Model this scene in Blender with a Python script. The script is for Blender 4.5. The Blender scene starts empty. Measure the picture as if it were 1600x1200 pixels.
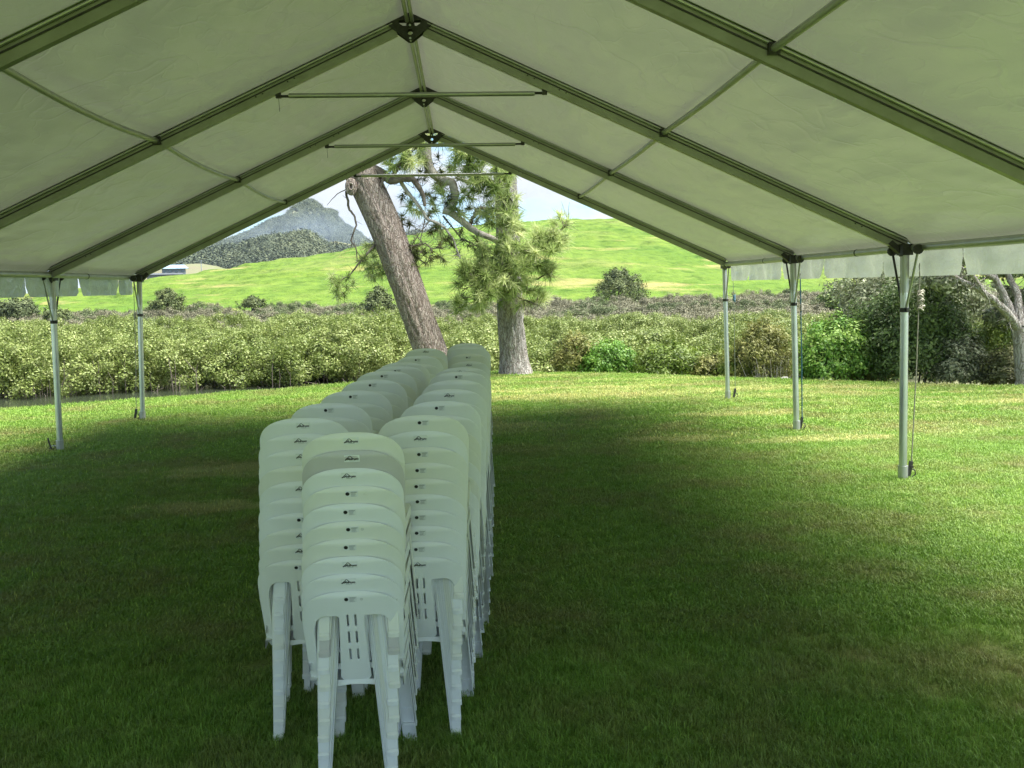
import bpy, bmesh, math, random
import numpy as np
from mathutils import Vector, Matrix, noise
random.seed(7); RNG = np.random.default_rng(11)
SC = bpy.context.scene
COL = SC.collection

# ------------------------------------------------------------------ camera
F_PX = 1450.0
CAM = Vector((0.383, 0.0, 1.89))
pitch, yaw, roll = 0.1052, 0.0516, -0.0237
fw = Vector((math.sin(yaw)*math.cos(pitch), math.cos(yaw)*math.cos(pitch), -math.sin(pitch)))
r0 = Vector((math.cos(yaw), -math.sin(yaw), 0)); u0 = r0.cross(fw)
rt = math.cos(roll)*r0 + math.sin(roll)*u0
up = -math.sin(roll)*r0 + math.cos(roll)*u0
cam = bpy.data.cameras.new('camera'); co = bpy.data.objects.new('camera', cam); COL.objects.link(co)
m = Matrix((rt, up, -fw)).transposed().to_4x4(); m.translation = CAM
co.matrix_world = m
cam.sensor_width = 36; cam.lens = F_PX/1600*36; cam.clip_start = .05; cam.clip_end = 6000
SC.camera = co

def at(u, v, Y):
    """point of the place at depth Y that was measured at (u, v) in the photograph"""
    d = fw + rt*((u-800)/F_PX) - up*((v-600)/F_PX)
    return CAM + d*(Y/d.y)

# ------------------------------------------------------------------ light
SUN_EL, SUN_AZ = math.radians(64), math.radians(98)      # azimuth clockwise from +y
EXPOSURE = 1.95
SC.view_settings.view_transform = 'Standard'; SC.view_settings.look = 'None'
SC.view_settings.exposure = EXPOSURE; SC.view_settings.gamma = 1
SC.view_settings.use_curve_mapping = False
sl = bpy.data.lights.new('sun', 'SUN'); sl.energy = 4.6; sl.angle = math.radians(60); sl.color = (1, .96, .88)
so = bpy.data.objects.new('sun', sl); COL.objects.link(so)
sd = Vector((math.sin(SUN_AZ)*math.cos(SUN_EL), math.cos(SUN_AZ)*math.cos(SUN_EL), math.sin(SUN_EL)))
so.rotation_euler = (-sd).to_track_quat('-Z', 'Y').to_euler()

W = bpy.data.worlds.new('World'); SC.world = W; W.use_nodes = True
nt = W.node_tree; nt.nodes.clear()
def N(nt, t, **k):
    n = nt.nodes.new(t)
    for a, b in k.items(): setattr(n, a, b)
    return n
sky = N(nt, 'ShaderNodeTexSky', sky_type='NISHITA', sun_disc=False)
sky.sun_elevation = SUN_EL; sky.sun_rotation = SUN_AZ; sky.air_density = 1.0; sky.dust_density = .6
tc = N(nt, 'ShaderNodeTexCoord')
mp = N(nt, 'ShaderNodeMapping'); mp.inputs['Scale'].default_value = (1, 1, 2.6); mp.inputs['Location'].default_value = (3.1, .4, .35)
n1 = N(nt, 'ShaderNodeTexNoise'); n1.inputs['Scale'].default_value = 6.0; n1.inputs['Detail'].default_value = 8; n1.inputs['Roughness'].default_value = .55
cr = N(nt, 'ShaderNodeValToRGB'); cr.color_ramp.elements[0].position = .45; cr.color_ramp.elements[1].position = .55
n2 = N(nt, 'ShaderNodeTexNoise'); n2.inputs['Scale'].default_value = 7; n2.inputs['Detail'].default_value = 6
cr2 = N(nt, 'ShaderNodeValToRGB'); cr2.color_ramp.elements[0].position = .3; cr2.color_ramp.elements[1].position = .7
cr2.color_ramp.elements[0].color = (.17, .19, .215, 1); cr2.color_ramp.elements[1].color = (.265, .27, .277, 1)
bgs = N(nt, 'ShaderNodeBackground'); bgs.inputs['Strength'].default_value = .062
bgc = N(nt, 'ShaderNodeBackground'); bgc.inputs['Strength'].default_value = 1.0
mx = N(nt, 'ShaderNodeMixShader'); ow = N(nt, 'ShaderNodeOutputWorld')
lk = nt.links.new
lk(tc.outputs['Generated'], mp.inputs['Vector']); lk(mp.outputs[0], n1.inputs['Vector']); lk(mp.outputs[0], n2.inputs['Vector'])
lk(n1.outputs['Fac'], cr.inputs[0]); lk(n2.outputs['Fac'], cr2.inputs[0]); lk(cr2.outputs[0], bgc.inputs['Color'])
skc = mixn = N(nt, 'ShaderNodeMix', data_type='RGBA', blend_type='MULTIPLY'); skc.inputs[0].default_value = 1; skc.inputs[7].default_value = (.72, .96, 1.12, 1); lk(sky.outputs[0], skc.inputs[6]); lk(skc.outputs[2], bgs.inputs['Color']); lk(cr.outputs[0], mx.inputs[0]); lk(bgs.outputs[0], mx.inputs[1]); lk(bgc.outputs[0], mx.inputs[2])
lk(mx.outputs[0], ow.inputs['Surface'])

SC.render.engine = 'CYCLES'
SC.cycles.use_denoising = True
try: SC.cycles.denoiser = 'OPENIMAGEDENOISE'
except Exception: pass
SC.cycles.max_bounces = 8; SC.cycles.diffuse_bounces = 4; SC.cycles.glossy_bounces = 3
SC.cycles.transmission_bounces = 4; SC.cycles.transparent_max_bounces = 8
SC.cycles.volume_bounces = 0; SC.cycles.caustics_reflective = False; SC.cycles.caustics_refractive = False

# ------------------------------------------------------------------ helpers
def tag(o, label=None, cat=None, group=None, kind=None):
    if label: o['label'] = label
    if cat: o['category'] = cat
    if group: o['group'] = group
    if kind: o['kind'] = kind
    return o
def link(name, me, mat=None, parent=None, loc=None, rot=None):
    if mat is not None and len(me.materials) == 0: me.materials.append(mat)
    o = bpy.data.objects.new(name, me); COL.objects.link(o)
    if parent is not None: o.parent = parent
    if loc is not None: o.location = loc
    if rot is not None: o.rotation_euler = rot
    return o
def empty(name, loc, rz=0.0):
    o = bpy.data.objects.new(name, None); COL.objects.link(o); o.location = loc; o.rotation_euler = (0, 0, rz)
    o.empty_display_size = .2
    return o
def npmesh(name, V, Fq, smooth=False, tint=None):
    V = np.asarray(V, dtype=np.float32); Fq = np.asarray(Fq, dtype=np.int32)
    me = bpy.data.meshes.new(name); k = Fq.shape[1]
    me.vertices.add(len(V)); me.vertices.foreach_set('co', V.ravel())
    me.loops.add(Fq.size); me.loops.foreach_set('vertex_index', Fq.ravel())
    me.polygons.add(len(Fq)); me.polygons.foreach_set('loop_start', np.arange(0, Fq.size, k, dtype=np.int32))
    try: me.polygons.foreach_set('loop_total', np.full(len(Fq), k, dtype=np.int32))
    except Exception: pass
    if tint is not None:
        a = me.attributes.new('tint', 'FLOAT', 'POINT'); a.data.foreach_set('value', np.asarray(tint, dtype=np.float32))
    me.update(calc_edges=True)
    if smooth: me.polygons.foreach_set('use_smooth', np.ones(len(Fq), dtype=bool))
    return me

class MB:
    def __init__(s): s.v = []; s.f = []; s.sm = []
    def add(s, vs, fs, sm=False):
        n = len(s.v); s.v += [tuple(p) for p in vs]; s.f += [tuple(i+n for i in f) for f in fs]; s.sm += [sm]*len(fs); return s
    def box(s, c, h, M=None):
        P = [Vector((x*h[0], y*h[1], z*h[2])) for x in (-1, 1) for y in (-1, 1) for z in (-1, 1)]
        if M is not None: P = [M @ p for p in P]
        P = [p+Vector(c) for p in P]
        return s.add(P, [(0, 1, 3, 2), (4, 6, 7, 5), (0, 4, 5, 1), (2, 3, 7, 6), (0, 2, 6, 4), (1, 5, 7, 3)])
    def beam(s, a, b, w, h, upv=(0, 0, 1)):
        a = Vector(a); b = Vector(b); d = b-a; L = d.length; z = d.normalized(); x = Vector(upv).cross(z).normalized(); y = z.cross(x)
        M = Matrix((x, y, z)).transposed()
        return s.box((a+b)/2, (w/2, h/2, L/2), M)
    def tube(s, pts, r, n=10, cap=True):
        pts = [Vector(p) for p in pts]; rs = r if hasattr(r, '__len__') else [r]*len(pts)
        V = []; prev = None
        for i, p in enumerate(pts):
            d = (pts[min(i+1, len(pts)-1)]-pts[max(i-1, 0)]).normalized()
            if prev is None: x = d.orthogonal().normalized()
            else:
                x = prev - d*prev.dot(d); x = x.normalized() if x.length > 1e-6 else d.orthogonal().normalized()
            prev = x; y = d.cross(x)
            V += [p+(x*math.cos(2*math.pi*k/n)+y*math.sin(2*math.pi*k/n))*rs[i] for k in range(n)]
        Fc = [(i*n+k, i*n+(k+1) % n, (i+1)*n+(k+1) % n, (i+1)*n+k) for i in range(len(pts)-1) for k in range(n)]
        s.add(V, Fc, True)
        if cap:
            s.add(V[:n], [tuple(reversed(range(n)))]); s.add(V[-n:], [tuple(range(n))])
        return s
    def mesh(s, name):
        me = bpy.data.meshes.new(name); me.from_pydata(s.v, [], s.f); me.update()
        me.polygons.foreach_set('use_smooth', s.sm); return me
    def build(s, name, mat, parent=None, loc=None, rot=None): return link(name, s.mesh(name), mat, parent, loc, rot)

# ------------------------------------------------------------------ materials
def newmat(name):
    mt = bpy.data.materials.new(name); mt.use_nodes = True; t = mt.node_tree; t.nodes.clear()
    return mt, t, N(t, 'ShaderNodeOutputMaterial')
def bump(t, h, strength, dist, bs):
    b = N(t, 'ShaderNodeBump'); b.inputs['Strength'].default_value = strength; b.inputs['Distance'].default_value = dist
    t.links.new(h, b.inputs['Height']); t.links.new(b.outputs[0], bs.inputs['Normal']); return b
def noisetex(t, scale, detail=4, rough=.5, vec=None, sc=None):
    n = N(t, 'ShaderNodeTexNoise'); n.inputs['Scale'].default_value = scale; n.inputs['Detail'].default_value = detail; n.inputs['Roughness'].default_value = rough
    if vec is not None:
        if sc:
            mpp = N(t, 'ShaderNodeMapping'); mpp.inputs['Scale'].default_value = sc; t.links.new(vec, mpp.inputs['Vector']); t.links.new(mpp.outputs[0], n.inputs['Vector'])
        else: t.links.new(vec, n.inputs['Vector'])
    return n
def ramp(t, fac, stops):
    c = N(t, 'ShaderNodeValToRGB'); e = c.color_ramp.elements
    while len(e) < len(stops): e.new(.5)
    for i, (p, col) in enumerate(stops):
        e[i].position = p; e[i].color = (*col, 1)
    t.links.new(fac, c.inputs[0]); return c
def mixc(t, fac, a, b, mode='MIX'):
    x = N(t, 'ShaderNodeMix', data_type='RGBA', blend_type=mode)
    if isinstance(fac, (int, float)): x.inputs[0].default_value = fac
    else: t.links.new(fac, x.inputs[0])
    for s, v in ((6, a), (7, b)):
        if isinstance(v, tuple): x.inputs[s].default_value = (*v, 1)
        else: t.links.new(v, x.inputs[s])
    return x.outputs[2]
def simple(name, col, rough=.5, metal=0, nscale=0, ncol=None, bmp=0, bscale=40, spec=.5, coords='Object'):
    mt, t, o = newmat(name); b = N(t, 'ShaderNodeBsdfPrincipled'); t.links.new(b.outputs[0], o.inputs[0])
    b.inputs['Base Color'].default_value = (*col, 1); b.inputs['Roughness'].default_value = rough; b.inputs['Metallic'].default_value = metal
    b.inputs['Specular IOR Level'].default_value = spec
    c = N(t, 'ShaderNodeTexCoord')
    if ncol:
        n = noisetex(t, nscale, 5, .6, c.outputs[coords]); r = ramp(t, n.outputs[0], [(.35, col), (.7, ncol)]); t.links.new(r.outputs[0], b.inputs['Base Color'])
    if bmp:
        n = noisetex(t, bscale, 4, .6, c.outputs[coords]); bump(t, n.outputs[0], bmp, .01, b)
    return mt
def foliage(name, stops, trans=.3, rough=.55, wscale=.6, wamt=.35, dark=(.5, .5, .5)):
    """leaf material: tint per leaf, drift over the crown, some light through the leaf"""
    mt, t, o = newmat(name)
    a = N(t, 'ShaderNodeAttribute', attribute_name='tint'); oi = N(t, 'ShaderNodeObjectInfo')
    ge = N(t, 'ShaderNodeNewGeometry'); n = noisetex(t, wscale, 3, .5, ge.outputs['Position'])
    ad = N(t, 'ShaderNodeMath', operation='MULTIPLY_ADD'); t.links.new(n.outputs[0], ad.inputs[0]); ad.inputs[1].default_value = wamt*2; ad.inputs[2].default_value = -wamt
    s = N(t, 'ShaderNodeMath', operation='ADD'); t.links.new(a.outputs['Fac'], s.inputs[0]); t.links.new(ad.outputs[0], s.inputs[1])
    s2 = N(t, 'ShaderNodeMath', operation='MULTIPLY_ADD'); t.links.new(oi.outputs['Random'], s2.inputs[0]); s2.inputs[1].default_value = .2; t.links.new(s.outputs[0], s2.inputs[2])
    r = ramp(t, s2.outputs[0], stops)
    b = N(t, 'ShaderNodeBsdfPrincipled'); b.inputs['Roughness'].default_value = rough; b.inputs['Specular IOR Level'].default_value = .3
    t.links.new(r.outputs[0], b.inputs['Base Color'])
    tr = N(t, 'ShaderNodeBsdfTranslucent'); t.links.new(r.outputs[0], tr.inputs[0])
    m_ = N(t, 'ShaderNodeMixShader'); m_.inputs[0].default_value = trans
    t.links.new(b.outputs[0], m_.inputs[1]); t.links.new(tr.outputs[0], m_.inputs[2]); t.links.new(m_.outputs[0], o.inputs[0])
    return mt

PATCH = [(-2.0, 9.9, 1.5, .5), (-1.9, 8.2, 1.0, .35), (4.6, 10.6, 1.6, .3), (8.6, 13.2, 2.2, .5), (3.0, 10.9, 1.0, .4),
         (2.2, 15.6, 4.0, .8), (4.2, 12.8, 1.2, .35), (5.5, 15.8, 3, .6), (0.9, 12.4, 1.3, .5), (3.2, 16.8, 2.6, .4)]
def lawn_colour(t, green_a=(.135, .26, .032), green_b=(.245, .38, .080), dry=(.54, .50, .24)):
    ge = N(t, 'ShaderNodeNewGeometry'); P = ge.outputs['Position']
    n1 = noisetex(t, .55, 5, .6, P, (.7, 2.4, 0)); n2 = noisetex(t, 7, 3, .6, P, (1, 1, 0))
    c = ramp(t, n2.outputs[0], [(.3, green_a), (.72, green_b)]).outputs[0]
    f = ramp(t, n1.outputs[0], [(.50, (0, 0, 0)), (.70, (1, 1, 1))]).outputs[0]
    # drier towards the open far edge of the lawn, where the photograph shows straw-coloured turf
    sp = N(t, 'ShaderNodeSeparateXYZ'); t.links.new(P, sp.inputs[0])
    mr = N(t, 'ShaderNodeMapRange'); mr.inputs[1].default_value = 9; mr.inputs[2].default_value = 16; mr.inputs[3].default_value = .12; mr.inputs[4].default_value = .75
    t.links.new(sp.outputs['Y'], mr.inputs[0])
    mrx = N(t, 'ShaderNodeMapRange'); mrx.inputs[1].default_value = -3; mrx.inputs[2].default_value = 1.5; mrx.inputs[3].default_value = .25; mrx.inputs[4].default_value = 1.
    t.links.new(sp.outputs['X'], mrx.inputs[0])
    f2 = N(t, 'ShaderNodeMath', operation='MULTIPLY'); t.links.new(f, f2.inputs[0]); t.links.new(mr.outputs[0], f2.inputs[1])
    f3 = N(t, 'ShaderNodeMath', operation='MULTIPLY'); t.links.new(f2.outputs[0], f3.inputs[0]); t.links.new(mrx.outputs[0], f3.inputs[1])
    acc = f3.outputs[0]
    nz = noisetex(t, 2.2, 5, .7, P, (1, 1.5, 0))
    for (x, y, rx, ry) in PATCH:
        vm = N(t, 'ShaderNodeMapping'); vm.inputs['Location'].default_value = (-x/rx, -y/ry, 0); vm.inputs['Scale'].default_value = (1/rx, 1/ry, 0)
        t.links.new(P, vm.inputs[0]); ln = N(t, 'ShaderNodeVectorMath', operation='LENGTH'); t.links.new(vm.outputs[0], ln.inputs[0])
        s = N(t, 'ShaderNodeMath', operation='MULTIPLY_ADD'); t.links.new(nz.outputs[0], s.inputs[0]); s.inputs[1].default_value = 2.6; t.links.new(ln.outputs['Value'], s.inputs[2])
        q = N(t, 'ShaderNodeMapRange', interpolation_type='SMOOTHSTEP'); q.inputs[1].default_value = 1.5; q.inputs[2].default_value = 2.3; q.inputs[3].default_value = .52; q.inputs[4].default_value = 0
        t.links.new(s.outputs[0], q.inputs[0])
        mm = N(t, 'ShaderNodeMath', operation='MAXIMUM'); t.links.new(acc, mm.inputs[0]); t.links.new(q.outputs[0], mm.inputs[1]); acc = mm.outputs[0]
    # a little brown thatch mixed everywhere
    n3 = noisetex(t, 1.1, 4, .65, P, (1, 1, 0)); th = ramp(t, n3.outputs[0], [(.45, (0, 0, 0)), (.75, (.8, .8, .8))]).outputs[0]
    c = mixc(t, th, c, (.25, .215, .10))
    return mixc(t, acc, c, dry)

def mat_lawn():
    mt, t, o = newmat('lawn_turf'); b = N(t, 'ShaderNodeBsdfPrincipled'); t.links.new(b.outputs[0], o.inputs[0])
    c = lawn_colour(t); ge = N(t, 'ShaderNodeNewGeometry')
    n = noisetex(t, 30, 4, .7, ge.outputs['Position']); d = ramp(t, n.outputs[0], [(.3, (.46, .46, .46)), (.7, (.9, .9, .9))])  # turf colour darkened to stand in for the self-shadow of blades
    c = mixc(t, 1.0, c, d.outputs[0], 'MULTIPLY'); t.links.new(c, b.inputs['Base Color']); b.inputs['Roughness'].default_value = .9
    b.inputs['Specular IOR Level'].default_value = .15
    bump(t, n.outputs[0], .9, .03, b); return mt
def mat_blade():
    mt, t, o = newmat('grass_blade'); c = lawn_colour(t)
    a = N(t, 'ShaderNodeAttribute', attribute_name='tint')
    r = ramp(t, a.outputs['Fac'], [(0, (.75, .78, .72)), (.75, (1.25, 1.22, 1.1)), (1, (2.0, 1.7, 1.5))])
    c = mixc(t, 1.0, c, r.outputs[0], 'MULTIPLY')
    b = N(t, 'ShaderNodeBsdfPrincipled'); b.inputs['Roughness'].default_value = .5; b.inputs['Specular IOR Level'].default_value = .35; t.links.new(c, b.inputs['Base Color'])
    tr = N(t, 'ShaderNodeBsdfTranslucent'); t.links.new(c, tr.inputs[0]); m_ = N(t, 'ShaderNodeMixShader'); m_.inputs[0].default_value = .3
    t.links.new(b.outputs[0], m_.inputs[1]); t.links.new(tr.outputs[0], m_.inputs[2]); t.links.new(m_.outputs[0], o.inputs[0]); return mt
def mat_hill():
    mt, t, o = newmat('pasture'); b = N(t, 'ShaderNodeBsdfPrincipled'); t.links.new(b.outputs[0], o.inputs[0])
    ge = N(t, 'ShaderNodeNewGeometry'); P = ge.outputs['Position']
    n1 = noisetex(t, .045, 5, .6, P); n2 = noisetex(t, .5, 5, .7, P, (1, .7, 3)); n3 = noisetex(t, .16, 5, .7, P, (.35, .5, 4.5))
    c = ramp(t, n1.outputs[0], [(.3, (.058, .118, .014)), (.55, (.092, .148, .022)), (.75, (.13, .155, .045))]).outputs[0]
    d = ramp(t, n2.outputs[0], [(.3, (.42, .52, .35)), (.5, (1, 1, 1)), (.75, (1.4, 1.3, 1.2))]).outputs[0]
    c = mixc(t, 1.0, c, d, 'MULTIPLY')
    br = ramp(t, n3.outputs[0], [(.56, (0, 0, 0)), (.70, (.85, .85, .85))]).outputs[0]
    c = mixc(t, br, c, (.26, .22, .09)); t.links.new(c, b.inputs['Base Color']); b.inputs['Roughness'].default_value = .9; b.inputs['Specular IOR Level'].default_value = .1
    bump(t, n2.outputs[0], .8, .8, b); return mt
def mat_bark(name, a, b_, c_):
    mt, t, o = newmat(name); b = N(t, 'ShaderNodeBsdfPrincipled'); t.links.new(b.outputs[0], o.inputs[0])
    tcn = N(t, 'ShaderNodeTexCoord'); v = N(t, 'ShaderNodeTexVoronoi', feature='DISTANCE_TO_EDGE'); v.inputs['Scale'].default_value = 21
    mpp = N(t, 'ShaderNodeMapping'); mpp.inputs['Scale'].default_value = (1, 1, .13)
    nn = noisetex(t, 3, 4, .6, tcn.outputs['Object']); ad = N(t, 'ShaderNodeVectorMath', operation='MULTIPLY_ADD')
    ad.inputs[1].default_value = (.25, .25, .5); t.links.new(nn.outputs['Color'], ad.inputs[0]); t.links.new(tcn.outputs['Object'], ad.inputs[2])
    t.links.new(ad.outputs[0], mpp.inputs[0]); t.links.new(mpp.outputs[0], v.inputs['Vector'])
    n = noisetex(t, 16, 8, .78, mpp.outputs[0])
    cc = ramp(t, n.outputs[0], [(.3, a), (.55, b_), (.75, c_)]).outputs[0]
    cr_ = ramp(t, v.outputs['Distance'], [(0, (.50, .46, .43)), (.16, (1, 1, 1))]).outputs[0]
    t.links.new(mixc(t, 1., cc, cr_, 'MULTIPLY'), b.inputs['Base Color']); b.inputs['Roughness'].default_value = .9; b.inputs['Specular IOR Level'].default_value = .15
    h = N(t, 'ShaderNodeMath', operation='MULTIPLY_ADD'); t.links.new(n.outputs[0], h.inputs[0]); h.inputs[1].default_value = .5
    hh = N(t, 'ShaderNodeMath', operation='MINIMUM'); t.links.new(v.outputs['Distance'], hh.inputs[0]); hh.inputs[1].default_value = .2
    t.links.new(hh.outputs[0], h.inputs[2]); bump(t, h.outputs[0], 1, .08, b); return mt
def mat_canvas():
    mt, t, o = newmat('pvc_grass_bounce'); b = N(t, 'ShaderNodeBsdfPrincipled'); tcn = N(t, 'ShaderNodeTexCoord')
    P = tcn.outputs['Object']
    n1 = noisetex(t, 1.2, 5, .6, P); c = ramp(t, n1.outputs[0], [(.3, (.30, .40, .155)), (.7, (.37, .46, .20))]).outputs[0]  # white vinyl; olive tint paints the green grass bounce into its colour
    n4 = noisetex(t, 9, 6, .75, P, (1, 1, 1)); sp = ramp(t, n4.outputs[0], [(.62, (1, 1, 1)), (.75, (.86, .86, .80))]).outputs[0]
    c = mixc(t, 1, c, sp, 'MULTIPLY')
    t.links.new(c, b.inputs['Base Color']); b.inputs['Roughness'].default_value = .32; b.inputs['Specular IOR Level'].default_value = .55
    n2 = noisetex(t, 1.4, 2, .45, P, (1.5, .5, 1)); n3 = noisetex(t, 5, 6, .72, P, (1, .4, 1))
    s = N(t, 'ShaderNodeMath', operation='MULTIPLY_ADD'); t.links.new(n3.outputs[0], s.inputs[0]); s.inputs[1].default_value = .035; t.links.new(n2.outputs[0], s.inputs[2])
    n5 = noisetex(t, 1.3, 2, .45, P, (1, 1.0, 1)); n6 = noisetex(t, 3.0, 2, .45, P, (1.6, .6, 1))
    def ridge(nn, amp, prev):
        a = N(t, 'ShaderNodeMath', operation='SUBTRACT'); t.links.new(nn.outputs[0], a.inputs[0]); a.inputs[1].default_value = .5
        a2 = N(t, 'ShaderNodeMath', operation='ABSOLUTE'); t.links.new(a.outputs[0], a2.inputs[0])
        a3 = N(t, 'ShaderNodeMapRange'); a3.inputs[1].default_value = 0; a3.inputs[2].default_value = .022; a3.inputs[3].default_value = amp; a3.inputs[4].default_value = 0; t.links.new(a2.outputs[0], a3.inputs[0])
        a4 = N(t, 'ShaderNodeMath', operation='ADD'); t.links.new(a3.outputs[0], a4.inputs[0]); t.links.new(prev, a4.inputs[1]); return a4.outputs[0]
    hh = ridge(n6, .010, ridge(n5, .022, s.outputs[0]))
    bump(t, hh, 1.0, .16, b)
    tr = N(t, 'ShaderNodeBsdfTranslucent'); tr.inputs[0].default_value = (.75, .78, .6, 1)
    m_ = N(t, 'ShaderNodeMixShader'); m_.inputs[0].default_value = .035
    t.links.new(b.outputs[0], m_.inputs[1]); t.links.new(tr.outputs[0], m_.inputs[2]); t.links.new(m_.outputs[0], o.inputs[0]); return mt
def mat_valance():
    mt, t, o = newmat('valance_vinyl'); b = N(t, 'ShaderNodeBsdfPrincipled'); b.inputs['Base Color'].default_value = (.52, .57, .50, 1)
    b.inputs['Roughness'].default_value = .12; b.inputs['Specular IOR Level'].default_value = .7
    tcn = N(t, 'ShaderNodeTexCoord'); n = noisetex(t, 7, 4, .6, tcn.outputs['Object']); bump(t, n.outputs[0], .8, .04, b)
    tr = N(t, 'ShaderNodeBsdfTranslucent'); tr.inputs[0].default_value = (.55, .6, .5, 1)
    m_ = N(t, 'ShaderNodeMixShader'); m_.inputs[0].default_value = .20
    t.links.new(b.outputs[0], m_.inputs[1]); t.links.new(tr.outputs[0], m_.inputs[2]); t.links.new(m_.outputs[0], o.inputs[0]); return mt
def mat_plastic(name, col, col2):
    mt, t, o = newmat(name); b = N(t, 'ShaderNodeBsdfPrincipled'); t.links.new(b.outputs[0], o.inputs[0])
    tcn = N(t, 'ShaderNodeTexCoord'); oi = N(t, 'ShaderNodeObjectInfo'); ad = N(t, 'ShaderNodeVectorMath', operation='ADD')
    t.links.new(tcn.outputs['Object'], ad.inputs[0]); t.links.new(oi.outputs['Location'], ad.inputs[1])
    n = noisetex(t, 5, 5, .65, ad.outputs[0]); c = ramp(t, n.outputs[0], [(.35, col), (.75, col2)]).outputs[0]
    n2 = noisetex(t, 60, 3, .7, ad.outputs[0]); s = ramp(t, n2.outputs[0], [(.70, (1, 1, 1)), (.80, (.72, .70, .62))]).outputs[0]
    t.links.new(mixc(t, 1, c, s, 'MULTIPLY'), b.inputs['Base Color']); b.inputs['Roughness'].default_value = .29; b.inputs['Specular IOR Level'].default_value = .45
    b.inputs['Subsurface Weight'].default_value = 0
    n3 = noisetex(t, 400, 2, .5, ad.outputs[0]); bump(t, n3.outputs[0], .06, .002, b); return mt

M = {
 'lawn': mat_lawn(), 'blade': mat_blade(), 'pasture': mat_hill(),
 'mud': simple('mud', (.085, .10, .04), .8, 0, .6, (.18, .18, .09), .6, 3),
 'alu': simple('aluminium', (.42, .43, .41), .42, .75, 6, (.50, .51, .49), .05, 20),
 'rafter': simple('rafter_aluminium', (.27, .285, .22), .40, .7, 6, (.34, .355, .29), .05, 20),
 'pole': simple('pole_aluminium', (.62, .65, .66), .33, .85, 5, (.52, .55, .56), .05, 30),
 'steel': simple('dark_steel', (.035, .036, .034), .5, .5, 20, (.07, .068, .06)),
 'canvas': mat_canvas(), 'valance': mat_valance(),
 'white': mat_plastic('white_plastic', (.80, .83, .82), (.85, .87, .86)),
 'cream': mat_plastic('cream_plastic', (.78, .80, .73), (.83, .84, .77)),
 'grey': mat_plastic('grey_plastic', (.55, .54, .53), (.60, .59, .57)),
 'ink': simple('black_ink', (.012, .013, .014), .45), 'fine': simple('grey_ink', (.20, .21, .20), .5),
 'decal': simple('sticker_film', (.79, .82, .81), .25), 'emboss': simple('moulded_mark', (.50, .53, .50), .5),
 'bark1': mat_bark('pine_bark', (.23, .185, .16), (.40, .34, .30), (.56, .51, .47)),
 'bark2': mat_bark('grey_bark', (.27, .25, .23), (.42, .40, .37), (.58, .56, .53)),
 'twig': simple('twig', (.07, .055, .045), .9, 0, 8, (.20, .17, .14)),
 'limb': simple('limb_bark', (.34, .30, .27), .9, 0, 14, (.60, .55, .50), 1, 30),
 'strapblue': simple('blue_webbing', (.03, .14, .24), .6), 'rope': simple('rope', (.42, .40, .33), .8, 0, 40, (.3, .28, .22)),
 'greyrope': simple('grey_webbing', (.22, .24, .22), .7),
 'needles': foliage('pine_needles', [(0, (.13, .18, .05)), (.5, (.37, .47, .16)), (1, (.68, .72, .38))], .5, .5, .9, .3),
 'needles_dark': foliage('old_needles', [(0, (.07, .08, .03)), (.5, (.14, .16, .06)), (1, (.24, .24, .10))], .2, .6),
 'mangrove': foliage('mangrove_leaf', [(0, (.035, .065, .012)), (.42, (.125, .175, .032)), (.75, (.215, .265, .075)), (1, (.35, .39, .15))], .25, .45, .25, .3),
 'scrub': foliage('scrub_leaf', [(0, (.065, .07, .042)), (.5, (.17, .168, .105)), (1, (.30, .28, .19))], .15, .7, .06, .4),
 'scrubgreen': foliage('scrub_green_leaf', [(0, (.035, .05, .02)), (.5, (.09, .12, .05)), (1, (.17, .20, .09))], .15, .7, .1, .3),
 'darkgreen': foliage('dark_green_leaf', [(0, (.035, .065, .016)), (.5, (.10, .155, .04)), (1, (.24, .31, .10))], .2, .5, .7, .3),
 'midgreen': foliage('mid_green_leaf', [(0, (.05, .12, .015)), (.5, (.12, .26, .035)), (1, (.28, .42, .08))], .3, .45, .8, .3),
 'lime': foliage('lime_leaf', [(0, (.06, .10, .015)), (.5, (.15, .22, .035)), (1, (.30, .36, .08))], .3, .45, .8, .3),
 'golden': foliage('golden_leaf', [(0, (.055, .07, .015)), (.5, (.155, .17, .04)), (1, (.33, .32, .10))], .25, .5, .9, .3),
 'olive': foliage('olive_leaf', [(0, (.04, .045, .018)), (.5, (.12, .135, .05)), (1, (.28, .28, .13))], .2, .5, .9, .3),
 'greyleaf': foliage('grey_leaf', [(0, (.05, .06, .03)), (.5, (.17, .20, .10)), (1, (.38, .41, .26))], .2, .45, .9, .3),
 'pinefar': foliage('far_conifer', [(0, (.035, .05, .02)), (.5, (.085, .115, .035)), (1, (.17, .20, .07))], .15, .6, .3, .3),
 'forest': foliage('far_forest', [(0, (.022, .034, .024)), (.5, (.055, .075, .045)), (1, (.13, .15, .08))], .1, .8, .035, .6),
 'rock': simple('mountain_ground', (.05, .065, .035), .95, 0, .02, (.16, .155, .09), .4, .05, coords='Object'),
 'tan': simple('dry_pasture', (.12, .105, .065), .95, 0, .03, (.11, .13, .05)),
 'roofblue': simple('pale_blue_roof', (.20, .30, .38), .5), 'darkwall': simple('dark_wall', (.06, .07, .08), .7), 'glass': simple('window_glass', (.05, .08, .10), .1),
 'palewall': simple('pale_wall', (.22, .25, .28), .7), 'stone': simple('stone', (.22, .21, .19), .9, 0, 6, (.4, .39, .36), .8, 12),
}
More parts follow.
